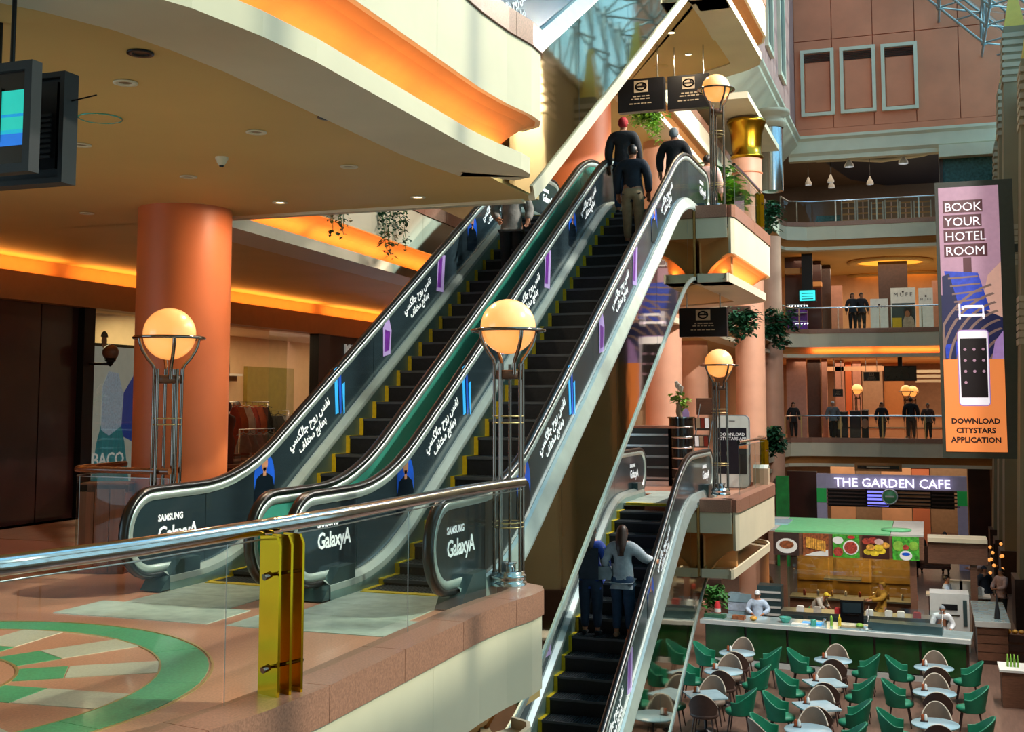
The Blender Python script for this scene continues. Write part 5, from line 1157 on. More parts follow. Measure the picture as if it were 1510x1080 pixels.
for i in range(7):
    for j in range(2): MB().sphere((x0 + .1 + i * .14, 57.62, 5.5 + j * .85), .035, 6, 4).build('light', 'cool_lamp', t)
# level 0 things
q0 = [(1264, 574, 60), (1336, 576, 58.5), (1346, 577, 59)]
for i, (u, v, y) in enumerate(q0):
    q = at(u, v, y=y); dup(lamp0, ('globe lamp standing before the terracotta wall of the far gallery', 'left one of two far globe lamps above the walking man', 'right one of two far globe lamps above the walking man')[i], (q.x, q.y, q.z - 2.35), group='globe lamps on the far gallery')
t = thing('wall_television', 'black television under the ceiling of the far lower gallery', 'television', (0, 0, 0)); x0, x1, z0, z1 = rect_at(1303, 540, 1352, 562, 57.2); MB().box(x0, x1, 57.2, 57.4, z0, z1).build('casing', 'black_plastic', t); MB().box(x0 + .06, x1 - .06, 57.18, 57.2, z0 + .06, z1 - .06).build('screen', 'screen_dark', t); MB().box((x0 + x1) / 2 - .1, (x0 + x1) / 2 + .1, 57.3, 57.4, z1, 3.84).build('hanger', 'black_metal', t)
sign('small black no smoking sign left of the far television', 1273, 549, 1297, 562, 58, 3.84)
sign('black direction sign on a white pole in the far lower gallery', 1228, 574, 1243, 585, 58, 3.84)
for i, (u0, u1, v0, m_, lb) in enumerate(((1224, 1250, 608, 'black_plastic', 'black promotion stand with a shield emblem on the far lower gallery'), (1253, 1269, 607, 'black_plastic', 'black counter stand between two promotion stands'), (1270, 1281, 606, 'black_metal', 'narrow black stand with a face portrait on the far lower gallery'))):
    x0, x1, z0, z1 = rect_at(u0, v0, u1, 640, 57.6); t = thing('promotion_stand', lb, 'stand', (x0, 57.6, 0)); w_ = x1 - x0
    MB().box(0, w_, 0, .5, 0, z1).build('body', m_, t); MB().box(-.03, w_ + .03, -.03, .53, z1, z1 + .05).build('top', 'steel', t)
    if i != 1: MB().prism([(w_ / 2 + .17 * cos(a * pi / 6), z1 * .55 + .24 * sin(a * pi / 6)) for a in range(12)], -.015, 0, 'y').build('emblem_print', ['brass_inlay', '', 'skin'][i], t)
x0, x1, _, _ = rect_at(1213, 600, 1300, 600, 61); t = thing('service_counter', 'long white service counter behind the dark stands on the far lower gallery', 'counter', (0, 0, 0)); MB().box(x0, x1 + 3, 61, 61.8, 0, 1.05).build('body', 'shop_lit', t); MB().box(x0 - .05, x1 + 3.05, 60.9, 61.9, 1.05, 1.12).build('worktop', 'aluminium_white', t); MB().box(x0, x1 + 3, 60.96, 61, .45, .5).build('band', 'steel', t)
for u, lb, tp_, lg_, hh, kw in ((1170, 'woman in black standing at the far left of the far lower gallery', 'black_cloth', 'black_cloth', 1.75, dict(hair_kind='long', female=True, coat=.2)), (1300, 'woman in black walking on the far lower gallery beside the portrait stand', 'black_cloth', 'charcoal_cloth', 1.75, dict(hair_kind='long', female=True, stance=((.1, .1), (-.05, -.15)))),
                            (1343, 'tall man in a dark jacket and grey trousers under the two far globe lamps', 'black_cloth', 'brown_cloth', 1.98, dict(stance=((.06, .05), (-.03, -.1)))), (1368, 'person beside the advertising screen on the far lower gallery', 'brown_cloth', 'black_cloth', 1.7, {}), (1228, 'person with a white scarf behind the shield stand', 'garment_grey', 'black_cloth', 1.8, dict(hair_kind='scarf', head_mat='white_cloth'))):
    q = at(u, 600, y=57.4); person(lb, (q.x, 57.4, .003), pi if u == 1343 else .3, hh, tp_, lg_, **kw)
for u, lb, hk in ((1258, 'woman with long dark hair, left of two on the middle far gallery', 'long'), (1271, 'woman in dark clothes holding a bag, right of two on the middle far gallery', 'scarf')):
    q = at(u, 480, y=57.5); person(lb, (q.x, 57.5, 5.053), .2, 1.85, 'charcoal_cloth', 'black_cloth', hair_kind=hk, head_mat=None if hk == 'long' else 'hair_dark', female=True)
for i, (x, y, z, e) in enumerate(((-1.5, 62, 3.7, 260), (-1.5, 62, 8.7, 300), (-1.5, 62, 13.6, 150), (-2, 62, -1.5, 190))): area('gallery_light', (x, y, z), 9, e, (1, .74, .5), sy=8)
area('gallery_light', (-8.5, 36, 3.7), 4, 60, (1, .75, .52), sy=16); area('gallery_light', (-8.5, 36, 8.7), 4, 60, (1, .8, .6), sy=16); area('gallery_light', (-9, 36, -1.4), 4, 60, (1, .75, .52), sy=16)
# ------------------------------------------------------------------ cafe floor
G = LV[0]
mat('chair_green', '167a5c', .5, noise_amt=.15, noise_scale=6, bump=.1); mat('chair_brown', '4a3630', .6, noise_amt=.15); mat('chair_taupe', '77685c', .6, noise_amt=.12); mat('table_blue', '9cc0d0', .25, noise_amt=.08, coat=.4); mat('chair_edge', 'b9b0a0', .5, noise_amt=.1)
mat('counter_green', '1e4a22', .2, noise_amt=.3, noise_scale=2, coat=.6); mat('counter_top', 'a8c4c8', .15, .2, noise_amt=.15, noise_scale=4, coat=.5); mat('canopy_green', '5fb07a', .5, noise_amt=.1); mat('canopy_grey', 'a8a8a4', .5, noise_amt=.08)
mat('food_brown', '8a4a24', .5, noise_amt=.6, noise_scale=14); mat('food_gold', 'd49a3c', .5, noise_amt=.5, noise_scale=12); mat('food_red', 'a03a2c', .5, noise_amt=.6, noise_scale=18); mat('food_yellow', 'e8c22c', .5, noise_amt=.4, noise_scale=9); mat('food_green', '3f9a2c', .5, noise_amt=.6, noise_scale=12); mat('plate_white', 'e2e2de', .4, noise_amt=.05)
mat('kitchen_yellow', '86682a', .5, noise_amt=.3, noise_scale=2); mat('screen_lit_blue', '4a5ad8', .3, noise_amt=.5, noise_scale=6, emit=1.2, emit_col='6a6af0'); mat('sign_white', 'ffffff', .4, noise_amt=0, emit=.8, emit_col='ece6ff'); mat('sign_lilac', '8f88a0', .5, noise_amt=.05, emit=.05, emit_col='b4aac4'); mat('sign_green', '1f9a48', .5, noise_amt=0, emit=.1, emit_col='1f9a48')

def chair_meshes(shell_m, name, arms=True):
    """tub chair facing local +Y: a curved shell whose rim sinks from the back into the arms"""
    n, rows, out = 26, 9, []
    def pt(a, f, r):                                                   # a: 0 = front right ... pi = front left, through the back
        c_, s_ = cos(a), sin(a); back = max(0, s_) ** 1.2; rim = (.64 if arms else .50) + (.24 if arms else .36) * back; base = .40
        z = base + (rim - base) * f; flare = 1 + .16 * f; ww = .27 if arms else .25
        return (c_ * ww * flare * r, -s_ * .25 * flare * r - .05 * back * f, z)
    A0, A1 = (-.42, pi + .42) if arms else (.35, pi - .35)
    for f in [i / (rows - 1) for i in range(rows)]: out.append([pt(A0 + (A1 - A0) * j / n, f, 1.0) for j in range(n + 1)])
    inn = [[pt(A0 + (A1 - A0) * j / n, f, .9) for j in range(n + 1)] for f in [i / (rows - 1) for i in range(rows)]]
    b = MB().grid(out).grid(inn); b.grid([out[-1], inn[-1]]); b.grid([[o[0] for o in out], [o[0] for o in inn]]); b.grid([[o[-1] for o in out], [o[-1] for o in inn]])
    ed = MB().tube([tuple((Vector(p) + Vector(q)) / 2) for p, q in zip(out[-1], inn[-1])], .014, 6)
    seat = MB().lathe([(.001, .38), (.24, .38), (.265, .41), (.26, .46), (.2, .48), (.001, .485)], n=24, cap=False)
    leg = [MB().tube([(sx_ * .16, sy_ * .15, .39), (sx_ * .22, sy_ * .21, 0)], [.019, .011], 8) for sx_ in (-1, 1) for sy_ in (-1, 1)]
    return b.mesh('shell', shell_m), ed.mesh('piping', 'chair_edge' if not arms or shell_m == 'chair_taupe' else shell_m), seat.mesh('seat', shell_m), [l.mesh('leg', 'wood_dark') for l in leg]
CH = {'green': chair_meshes('chair_green', 'g'), 'brown': chair_meshes('chair_brown', 'b', False), 'taupe': chair_meshes('chair_taupe', 't', False)}
def chair(kind, x, y, rz, label, group):
    s_, e_, c_, l_ = CH[kind]; t = thing('tub_chair' if kind == 'green' else 'shell_chair', label, 'chair', (x, y, G), rz, group)
    sh = link('shell', s_, t); link('piping', e_, sh); link('seat', c_, t)
    for m_ in l_: link('leg', m_, t)
    t.scale = (1.1, 1.1, 1.06)
    return t
top_m = MB().lathe([(.001, .0), (.43, .0), (.44, .015), (.43, .03), (.001, .03)], n=36, cap=False).mesh('table_top', 'table_blue')
sq_m = MB().prism(rrect(-.38, .38, -.38, .38, .05, 4), 0, .03).mesh('table_top', 'table_blue')
ped = MB().lathe([(.22, 0), (.22, .015), (.04, .03), (.03, .05), (.03, .70)], n=20).mesh('pedestal', 'black_metal')
rows_ = {'left': -4.52, 'middle': -2.26, 'right': -.02}
where = {'left': 'left row, ', 'middle': 'middle row, ', 'right': 'right row, '}
ordn = ['table nearest the counter', 'second table from the counter', 'third table from the counter', 'fourth table from the counter']
caddy_glass = MB().lathe([(.028, 0), (.03, .09), (.02, .1), (.02, .115), (0, .115)], n=10, cap=False)
for rn, X_ in rows_.items():
    ysr = {'left': (29.3, 27.25, 24.95), 'middle': (29.25, 26.85, 24.8, 23.0), 'right': (29.2, 26.75, 24.2)}[rn]
    for i, Y_ in enumerate(ysr):
        sq = (rn, i) in (('left', 2), ('middle', 1), ('middle', 2)); rz = .5 if sq else 0
        t = thing('cafe_table', 'pale blue %s cafe table, %s%s' % ('square' if sq else 'round', where[rn], ordn[i]), 'table', (X_, Y_, G), rz, 'cafe tables')
        tp_ = link('table_top', sq_m if sq else top_m, t); tp_.location = (0, 0, .70); link('pedestal', ped, t)
        cd_ = thing('condiment_set', 'small condiment set on the %s table, %s%s' % ('square' if sq else 'round', where[rn], ordn[i]), 'condiment set', (X_ - .2, Y_ + .08, G + .73), 0, 'condiment sets on the cafe tables')
        MB().box(-.07, .07, -.045, .045, 0, .02).build('tray', 'wood_dark', cd_)
        for k, m_ in enumerate(('garment_orange', 'plate_white')): g_ = caddy_glass.mesh('jar', m_); o_ = link('jar', g_, cd_, (-.03 + .06 * k, 0, .02))
        lbl = lambda w_: '%s of the %s%s' % (w_, where[rn], ordn[i])
        chair('green', X_ - .70, Y_ - .02, -pi / 2, lbl('green tub chair, left side'), 'green tub chairs'); chair('green', X_ + .70, Y_ + .0, pi / 2, lbl('green tub chair, right side'), 'green tub chairs')
        chair('taupe', X_ + .02, Y_ + .60, pi, lbl('taupe shell chair, far side'), 'taupe shell chairs')
        if (rn, i) == ('middle', 3): pass
        else: chair('brown', X_ + .06, Y_ - .46, 0, lbl('brown shell chair, near side'), 'brown shell chairs')
chair('taupe', -3.0, 22.9, -.9, 'taupe shell chair alone at the bottom edge by the middle row', 'taupe shell chairs')

# long front counter
P = [at(1040, 976, z=G), at(1428, 1012, z=G)]
Lc = Vector((P[1].x - P[0].x, P[1].y - P[0].y, 0)); ang = atan2(Lc.y, Lc.x); cl_ = Lc.length
ct = thing('serving_counter', 'long dark green serving counter with pale top in front of the kiosk', 'counter', (P[0].x, P[0].y, G), ang)
MB().box(0, cl_, .05, .75, .0, 1.0).build('body', 'wood_dark', ct)
np_ = 6
for i in range(np_): MB().box(i * cl_ / np_ + .03, (i + 1) * cl_ / np_ - .03, .0, .05, .16, .98).build('panel', 'counter_green', ct)
MB().box(-.02, cl_ + .02, -.05, .02, 0, .13).build('plinth', 'aluminium_white', ct); MB().box(-.1, cl_ + .1, -.12, .0, 1.0, 1.1).build('edge_band', 'aluminium_white', ct); MB().box(-.1, cl_ + .1, 0, 1.0, 1.0, 1.1).build('worktop', 'counter_top', ct)
def onc(f, d, z=1.1): v = Vector((P[0].x, P[0].y, G + z)) + Lc.normalized() * f * cl_ + Vector((-sin(ang), cos(ang), 0)) * d; return v
MBx = lambda *a: MB().box(*a)
sg = thing('sneeze_guard', 'low glass guard with dark base at the right end of the counter', 'glass guard', tuple(onc(.64, .1)), ang)
MBx(0, 1.75, .1, .55, 0, .2).build('base', 'deck_dark', sg); MB().add([(0, .1, .2), (1.75, .1, .2), (1.75, .35, .55), (0, .35, .55)], [(0, 1, 2, 3)]).add([(0, .1, .2), (0, .35, .55), (0, .55, .2)], [(0, 1, 2)]).build('glass_pane', 'rail_glass', sg)
for x_ in (0, 1.75): MB().tube([(x_, .1, .2), (x_, .35, .55)], .012, 6).build('frame_bar', 'steel', sg)
def item(name, mb, m_, f, d, label, cat, group=None, z=1.1):
    o = mb.build(name, m_); o.location = onc(f, d, z); o.rotation_euler = (0, 0, ang); tag(o, label, cat, group); return o
bowl = lambda r, h: MB().lathe([(r * .5, 0), (r, h), (r * .93, h), (r * .45, .02), (0, .02)], n=20, cap=False)
item('bowl', bowl(.17, .13), 'panel_teal', .315, .4, 'green bowl near the left end of the counter', 'bowl'); item('tray', MBx(-.25, .25, -.12, .12, 0, .04), 'cyan_print', .42, .45, 'bright blue tray on the counter', 'tray'); item('tray', MBx(-.22, .22, -.1, .1, 0, .03), 'plate_white', .38, .22, 'white tray beside the blue tray', 'tray')
item('bottle', MB().lathe([(.04, 0), (.04, .18), (.015, .22), (.012, .28), (0, .28)], n=12, cap=False), 'food_yellow', .525, .5, 'yellow squeeze bottle standing on the counter', 'bottle'); item('bottle', MB().lathe([(.035, 0), (.035, .2), (.012, .25), (0, .25)], n=12, cap=False), 'plant_light', .495, .45, 'pale green bottle beside the yellow one', 'bottle')
item('jug', MB().lathe([(.05, 0), (.06, .1), (.045, .16), (.03, .12)], n=14, cap=False), 'steel', .47, .4, 'steel jug on the counter', 'jug'); item('jar', MB().lathe([(.07, 0), (.07, .14), (.06, .15), (0, .15)], n=14, cap=False), 'panel_teal', .43, .25, 'green jar in front of the blue tray', 'jar')
item('lettuce', MB().sphere((0, 0, .06), .1, 10, 6, sz=.6), 'plant_light', .665 - .06, .4, 'head of lettuce on the counter', 'vegetable'); item('cutting_board', MBx(-.3, .3, -.14, .14, 0, .03), 'steel_brushed', .58, .3, 'steel cutting board on the counter', 'board'); item('pan', MB().lathe([(.16, 0), (.18, .05), (.17, .05), (.15, .01), (0, .01)], n=20, cap=False), 'steel_brushed', .73 - .1, .25, 'shallow steel pan beside the glass guard', 'pan')
item('bread_board', MBx(-.16, .16, -.1, .1, 0, .1), 'food_brown', .13, .3, 'brown bread box near the left end of the counter', 'box'); item('loaf', MB().sphere((0, 0, .06), .1, 12, 6, sz=.6), 'food_gold', .19, .3, 'loaf of bread beside the brown box', 'bread'); item('plant_tray', MBx(-.28, .28, -.12, .12, 0, .08), 'plant_dark', .03, .35, 'tray of salad greens at the left end of the counter', 'tray')
cn = thing('red_canister', 'red canister with white label at the left end of the counter', 'canister', tuple(onc(.03, .6)), ang); MB().lathe([(.08, 0), (.08, .3), (.05, .34), (.05, .38), (0, .38)], n=16, cap=False).build('body', 'red_cap', cn); MB().lathe([(.082, .1), (.082, .2)], n=16, cap=False).build('label_band', 'plate_white', cn)
# return counter at the right
rc = at(1442, 978, z=G)
r2 = thing('side_counter', 'wooden side counter with pale top at the right end of the kiosk', 'counter', (rc.x, rc.y - .1, G), 0)
MBx(0, .75, 0, 3.4, 0, 1.0).build('body', 'wood_dark', r2); MBx(-.04, .82, -.05, 3.45, 1.0, 1.08).build('worktop', 'counter_top', r2); MBx(-.04, .82, -.08, -.05, .96, 1.1).build('edge_band', 'aluminium_white', r2)
for i in range(4): MBx(0, .75, -.02, 0, .1 + i * .22, .3 + i * .22).build('plank', 'wood_brown', r2)
# back counters with kitchen equipment
def block(name, label, cat, u0, v0, u1, y, d, zt, m_, parts=()):
    a = at(u0, 850, y=y).x; c = at(u1, 850, y=y).x; t = thing(name, label, cat, (a, y, G)); w_ = c - a
    MBx(0, w_, 0, d, 0, zt).build('body', m_, t)
    for nm, mm, x0, x1, z0, z1 in parts: MBx(x0 * w_, x1 * w_, -.02, 0, z0 * zt, z1 * zt).build(nm, mm, t)
    return t, w_
block('back_counter', 'steel back counter behind the serving counter', 'counter', 1150, 0, 1380, 34.2, .7, .95, 'steel_brushed', [('drawer', 'deck_dark', .02 + .16 * i, .15 + .16 * i, .3, .9) for i in range(6)])
block('oven', 'black glass-fronted oven standing on the back counter', 'oven', 1238, 0, 1272, 34.15, .6, 1.35, 'black_metal', [('door', 'panel_grey', .1, .9, .75, .95), ('handle', 'steel', .2, .8, .70, .72)])
block('oven', 'pale steel oven at the right behind the cook in white', 'oven', 1370, 0, 1428, 34.9, .8, 1.55, 'aluminium_white', [('door', 'black_metal', .3, .7, .72, .82), ('control', 'deck_dark', .84, .94, .45, .9), ('handle', 'steel', .15, .75, .62, .64)])
block('tray_rack', 'steel tray rack behind the cook in the white cap', 'rack', 1116, 0, 1152, 35.0, .6, 1.5, 'deck_dark', [('tray', 'aluminium_white', .05, .95, .3 + .14 * i, .34 + .14 * i) for i in range(5)])
for i, (u, m_, lb) in enumerate(((1180, 'plate_white', 'white carton left on the back counter'), (1205, 'garment_white', 'cream carton on the back counter'), (1236, 'red_cap', 'red box on the back counter'), (1282, 'plate_white', 'white card right of the black oven'), (1310, 'plate_white', 'white card midway on the back counter'), (1328, 'plate_white', 'white card near the yellow cook'), (1352, 'garment_red', 'dark red box beside the pale oven'))):
    q = at(u, 890, y=34.3); o = MB().prism([(-.1, 0), (.1, 0), (.1, .12), (.07, .15), (-.07, .15), (-.1, .12)], -.08, .08, 'y').build('food_box', m_); o.location = (q.x, 34.32, G + .95); tag(o, lb, 'box')
# kiosk canopy with food pictures
yc = 35.3; CX0, CX1 = at(1140, 800, y=yc).x, at(1362, 800, y=yc).x; ct1 = at(1250, 789, y=yc).z; ct0 = at(1250, 822, y=yc).z
ks = thing('kiosk', 'green-topped cafe kiosk with food pictures round its canopy', 'kiosk', (0, 0, 0))
MBx(CX0, CX1, yc + .05, 39.6, ct0, ct1).build('canopy', 'wood_brown', ks)
MBx(CX0 + .05, CX1 - .9, yc + .1, 39.5, ct1, ct1 + .05).build('green_top', 'canopy_green', ks); MBx(CX1 - .88, CX1, yc + .06, 39.5, ct1, ct1 + .05).build('grey_top', 'canopy_grey', ks); MBx(CX0 - .5, CX0 + .04, yc + .3, 39.5, ct1, ct1 + .05).build('grey_top', 'canopy_grey', ks)
MBx(CX0 - .3, CX0 + .25, 37.0, 38.4, ct1 + .05, ct1 + .09).build('teal_sheet', 'table_blue', ks); MB().lathe([(0, 0), (.42, 0), (.42, .05), (0, .06)], (CX1 - .75, 36.4, ct1 + .05), 24, cap=False).build('round_cover', 'canopy_green', ks)
def picture(i, x0, x1):
    h0, h1 = ct0 - .02, ct1 - .0; w_ = x1 - x0; yy = yc
    MBx(x0, x1, yy, yy + .05, h0, h1).build('food_picture', ['wood_dark', 'food_brown', 'food_green', 'maroon', 'food_green'][i], ks)
    def disc(cx, cz, r, m_, d, sq=.7): MB().prism([(x0 + cx * w_ + r * w_ * cos(a), h0 + (h1 - h0) * cz + r * w_ * sq * sin(a)) for a in frange(0, 2 * pi - .3, .3)], yy - d - .004, yy - d, 'y').build('food_print', m_, ks)
    if i == 0: disc(.5, .42, .44, 'plate_white', .002); disc(.5, .48, .3, 'food_brown', .008, .55)
    if i == 1:
        MB().prism([(x0 + .05 * w_, h0 + .02), (x1 - .02, h0 + .02), (x1 - .02, h0 + .2), (x0 + .4 * w_, h0 + .12)], yy - .006, yy - .002, 'y').build('food_print', 'plate_white', ks)
        for k in range(9): MB().obox((x0 + w_ * (.16 + .085 * k), yy - .01, h0 + (h1 - h0) * (.62 - .02 * k)), (.05, .012, .3)).build('food_print', 'food_gold', ks)
    if i == 2: disc(.2, .75, .2, 'plate_white', .002); disc(.2, .25, .18, 'food_red', .003, 1); disc(.68, .45, .3, 'plate_white', .004, .95); disc(.68, .45, .25, 'food_red', .008, .95); disc(.7, .9, .15, 'red_cap', .006, .4)
    if i == 3:
        for k, (cx, cz) in enumerate(((.2, .3), (.45, .25), (.7, .35), (.85, .6), (.15, .75), (.4, .8), (.62, .75), (.6, .5), (.3, .5))): disc(cx, cz, .17, ['food_yellow', 'food_yellow', 'food_yellow', 'food_gold', 'food_red', 'food_red', 'pink_cloth', 'food_yellow', 'food_gold'][k], .002 + .003 * k)
    if i == 4: disc(.5, .2, .24, 'plate_white', .003, .8); disc(.5, .26, .16, 'blue_print', .008, .4); disc(.5, .55, .12, 'food_red', .010, .9); disc(.22, .6, .2, 'plant_light', .004, 1); disc(.8, .62, .18, 'plant_light', .005, 1)
for i, (u0, u1) in enumerate(((1142, 1178), (1184, 1222), (1228, 1267), (1272, 1311), (1316, 1355))): picture(i, at(u0, 800, y=yc).x, at(u1, 800, y=yc).x)
for u in (1156, 1347): x_ = at(u, 850, y=yc + .3).x; MBx(x_ - .09, x_ + .09, yc + .2, yc + .4, G, ct0).build('post', 'wood_brown', ks)
x_ = at(1436, 850, y=37.5).x; MBx(x_ - .09, x_ + .09, 37.4, 37.6, G, ct0 + .1).build('post', 'wood_brown', ks)
b0, b1 = at(1368, 800, y=37.3).x, at(1456, 800, y=37.3).x
MBx(b0, b1, 37.3, 37.6, at(1400, 832, y=37.3).z, at(1400, 800, y=37.3).z).build('beam', 'wood_brown', ks); MBx(b0, b1, 37.2, 38.2, at(1400, 800, y=37.3).z, at(1400, 797, y=37.3).z + .06).build('beam_cap', 'cream', ks)
kx0, kx1 = at(1162, 850, y=36.2).x, at(1345, 850, y=36.2).x
MBx(kx0, kx1, 38.8, 38.9, G, ct0).build('rear_panel', 'kitchen_yellow', ks)
for i in range(3): MBx(kx0 + i * (kx1 - kx0) / 3 + .05, kx0 + (i + 1) * (kx1 - kx0) / 3 - .05, 38.72, 38.8, G + 1.2, ct0 - .5).build('cabinet_door', 'kitchen_yellow', ks)
MBx(kx0, kx1, 36.6, 37.2, G, G + .95).build('inner_counter', 'wood_brown', ks); MBx(kx0, kx1, 36.5, 37.3, G + .95, G + 1.0).build('inner_worktop', 'steel_brushed', ks)
for i in range(3): MB().add([(kx0 + i * (kx1 - kx0) / 3 + .02, 36.4, G + 1.0), (kx0 + (i + 1) * (kx1 - kx0) / 3 - .02, 36.4, G + 1.0), (kx0 + (i + 1) * (kx1 - kx0) / 3 - .02, 36.4, ct0), (kx0 + i * (kx1 - kx0) / 3 + .02, 36.4, ct0)], [(0, 1, 2, 3)]).build('glass_pane', 'shop_glass', ks)
MBx(kx0 + .9, kx1 - 1.5, 37.8, 38.4, G + 1.35, G + 1.40).build('shelf', 'steel_brushed', ks)
for i in range(12): MB().lathe([(.05, 0), (.06, -.1), (.05, -.16), (0, -.17)], (kx0 + .6 + i * .25, 37.2, ct0 - .04), 10, cap=False).build('hanging_pan', ['black_metal', 'steel', 'garment_orange'][i % 3], ks)
for i in range(9): MB().lathe([(.04, 0), (.04, .14), (.02, .18), (0, .18)], (kx0 + .4 + i * .4, 36.9, G + 1.0), 10, cap=False).build('jar', ['food_red', 'steel', 'food_gold', 'plate_white'][i % 4], ks)
area('kiosk_light', ((kx0 + kx1) / 2, 37.6, ct0 - .05), 3.5, 55, (1, .68, .3), sy=1.5)

# garden cafe portal
PYY = 51.5; x0, x1, _, z1 = rect_at(1204, 699, 1428, 780, PYY); z0 = G
po = thing('cafe_portal', 'white cafe portal with lit lettering reading THE GARDEN CAFE', 'portal', (0, 0, 0))
pw_ = at(1218, 700, y=PYY).x - x0
for a, c in ((x0, x0 + pw_), (x1 - pw_, x1)): MBx(a, c, PYY, PYY + .5, z0, z1).build('pier', 'sign_lilac', po); MBx(a + .0, c, PYY - .02, PYY, at(1210, 741, y=PYY).z, at(1210, 720, y=PYY).z).build('green_square', 'sign_green', po)
MBx(x0 + pw_, x1 - pw_, PYY + .02, PYY + .4, at(1300, 722, y=PYY).z, z1).build('lintel', 'sign_lilac', po)
fx0, fx1 = at(1230, 710, y=PYY - .1).x, at(1401, 710, y=PYY - .1).x; fz = at(1300, 719, y=PYY - .1).z
vs_t, _ = text_mb('THE GARDEN CAFE', 1, .0, 'LEFT'); wid = max(v[0] for v in vs_t)
text('THE GARDEN CAFE', (fx1 - fx0) / wid, frame_on((fx0, PYY - .12, fz), (1, 0, 0), (0, 0, 1)), 'lettering', 'sign_white', po, .04, 'LEFT', 1.0, .004)
mz0, mz1 = at(1300, 749, y=PYY).z, at(1300, 722, y=PYY).z
MBx(x0 + pw_ + .05, x1 - pw_ - .1, PYY + .1, PYY + .2, mz0, mz1).build('menu_backing', 'black_metal', po)
for u0, u1, mm in ((1220, 1276, 'garment_red'), (1279, 1310, 'screen_lit_blue'), (1312, 1372, 'shop_lit'), (1374, 1415, 'maroon')):
    a, c = at(u0, 730, y=PYY).x, at(u1, 730, y=PYY).x
    if mm in ('screen_lit_blue', 'shop_lit'): MBx(a, c, PYY + .06, PYY + .1, mz0 + .05, mz1 - .02).build('menu_screen', mm, po)
    for i in range(5): MBx(a, c, PYY + .0, PYY + .05, mz0 + .08 + i * (mz1 - mz0) / 5, mz0 + .14 + i * (mz1 - mz0) / 5).build('slat', 'wood_dark' if mm != 'shop_lit' else 'black_metal', po)
lg = at(1312, 733, y=PYY - .1); MB().lathe([(0, 0), (.32, 0), (.32, .04), (0, .04)], n=28, cap=False).build('logo_disc', 'canopy_green', po); o_ = bpy.data.objects['logo_disc']; o_.location = (lg.x, PYY - .02, lg.z); o_.rotation_euler = (pi / 2, 0, 0)
MB().torus((0, 0, .045), .3, .03, 28, 6).build('logo_ring', 'plate_white', po); o_ = bpy.data.objects['logo_ring']; o_.location = (lg.x, PYY - .02, lg.z); o_.rotation_euler = (pi / 2, 0, 0)
MB().obox((lg.x, PYY - .08, lg.z), (.36, .02, .07), 0).build('logo_leaf', 'plate_white', po)
# what shows around the portal
bg2 = struct('wall_back_ground')
for m_, u0, u1, y, top in (('maroon', 1160, 1206, 53.5, -1.3), ('green_wall', 1144, 1164, 50.5, -1.35), ('shop_lit', 1225, 1262, 64, -1.2), ('beige_wall', 1262, 1300, 62, -1.2), ('shop_lit', 1300, 1345, 65, -1.2), ('pink_wall', 1345, 1372, 61, -1.2), ('maroon', 1428, 1462, 58, -1.2), ('beige_wall', 1372, 1428, 66, -1.2)):
    a, c = at(u0, 740, y=y).x, at(u1, 740, y=y).x; MBx(a + .02, c - .02, y, y + .3, G, top).build('partition', m_, bg2)
for i, u in enumerate((1250, 1290, 1330, 1372)):
    q = at(u, 770, y=52.6); t = thing('bench_back', ('brown bench back leftmost behind the kiosk', 'brown bench back left of centre behind the kiosk', 'brown bench back right of centre behind the kiosk', 'brown bench back beneath the right menu slats')[i], 'bench', (q.x, 49.5, G)); MBx(-.7, .7, 0, .1, .4, 1.15).build('backrest', 'wood_brown', t); MBx(-.7, .7, -.5, 0, .35, .45).build('seat', 'maroon', t)
    for s in (-.6, .6): MBx(s - .03, s + .03, -.45, .05, 0, .4).build('leg', 'black_metal', t)
pic = thing('framed_picture', 'gold-framed picture above the portal lettering', 'picture', (0, 0, 0)); a, c, e, f = rect_at(1260, 683, 1330, 696, 53.4); MBx(a, c, 53.4, 53.5, e, f).build('frame', 'bulkhead', pic); MBx(a + .12, c - .12, 53.38, 53.4, e + .1, f - .1).build('sheet', 'screen_dark', pic)
MBx(a + .5, c - .5, 53.37, 53.38, e + .2, f - .2).build('picture_band', 'sign_pale', pic)
# people of the cafe
def cafe_person(u, v, y, label, *a, z=None, **k): q = at(u, v, y=y); return person(label, (q.x, y, G + .003), *a, **k)
cafe_person(1117, 880, 33.3, 'cook in pale blue with a white cap behind the left end of the counter', .1, 1.62, 'pale_blue_cloth', 'pale_blue_cloth', hair_kind='cap', head_mat='white_cloth', el=((-.32, -.05, 1.18), (.32, -.05, 1.18)), wr=((-.16, -.26, 1.1), (.16, -.26, 1.1)), level=2)
cafe_person(1387, 890, 33.6, 'cook in white with a grey head covering bending behind the glass guard', .2, 1.5, 'white_cloth', 'white_cloth', hair_kind='scarf', head_mat='grey_cap', bend=.35, el=((-.32, -.12, 1.12), (.32, -.12, 1.12)), wr=((-.18, -.34, 1.0), (.2, -.34, 1.0)), level=2)
cafe_person(1300, 850, 36.0, 'cook in yellow standing by the right half of the kiosk', -1.2, 1.65, 'yellow_cloth', 'black_cloth', hair_kind='scarf', head_mat='yellow_cloth', el=((-.3, -.1, 1.2), (.3, -.12, 1.25)), wr=((-.25, -.36, 1.15), (.2, -.4, 1.2)))
cafe_person(1196, 850, 35.9, 'cook in a green apron leaning over in the left half of the kiosk', 1.3, 1.5, 'garment_white', 'green_cloth', hair_kind='cap', head_mat='food_yellow', bend=.9, el=((-.28, -.3, 1.1), (.28, -.3, 1.1)), wr=((-.2, -.5, 1.0), (.2, -.5, 1.0)))
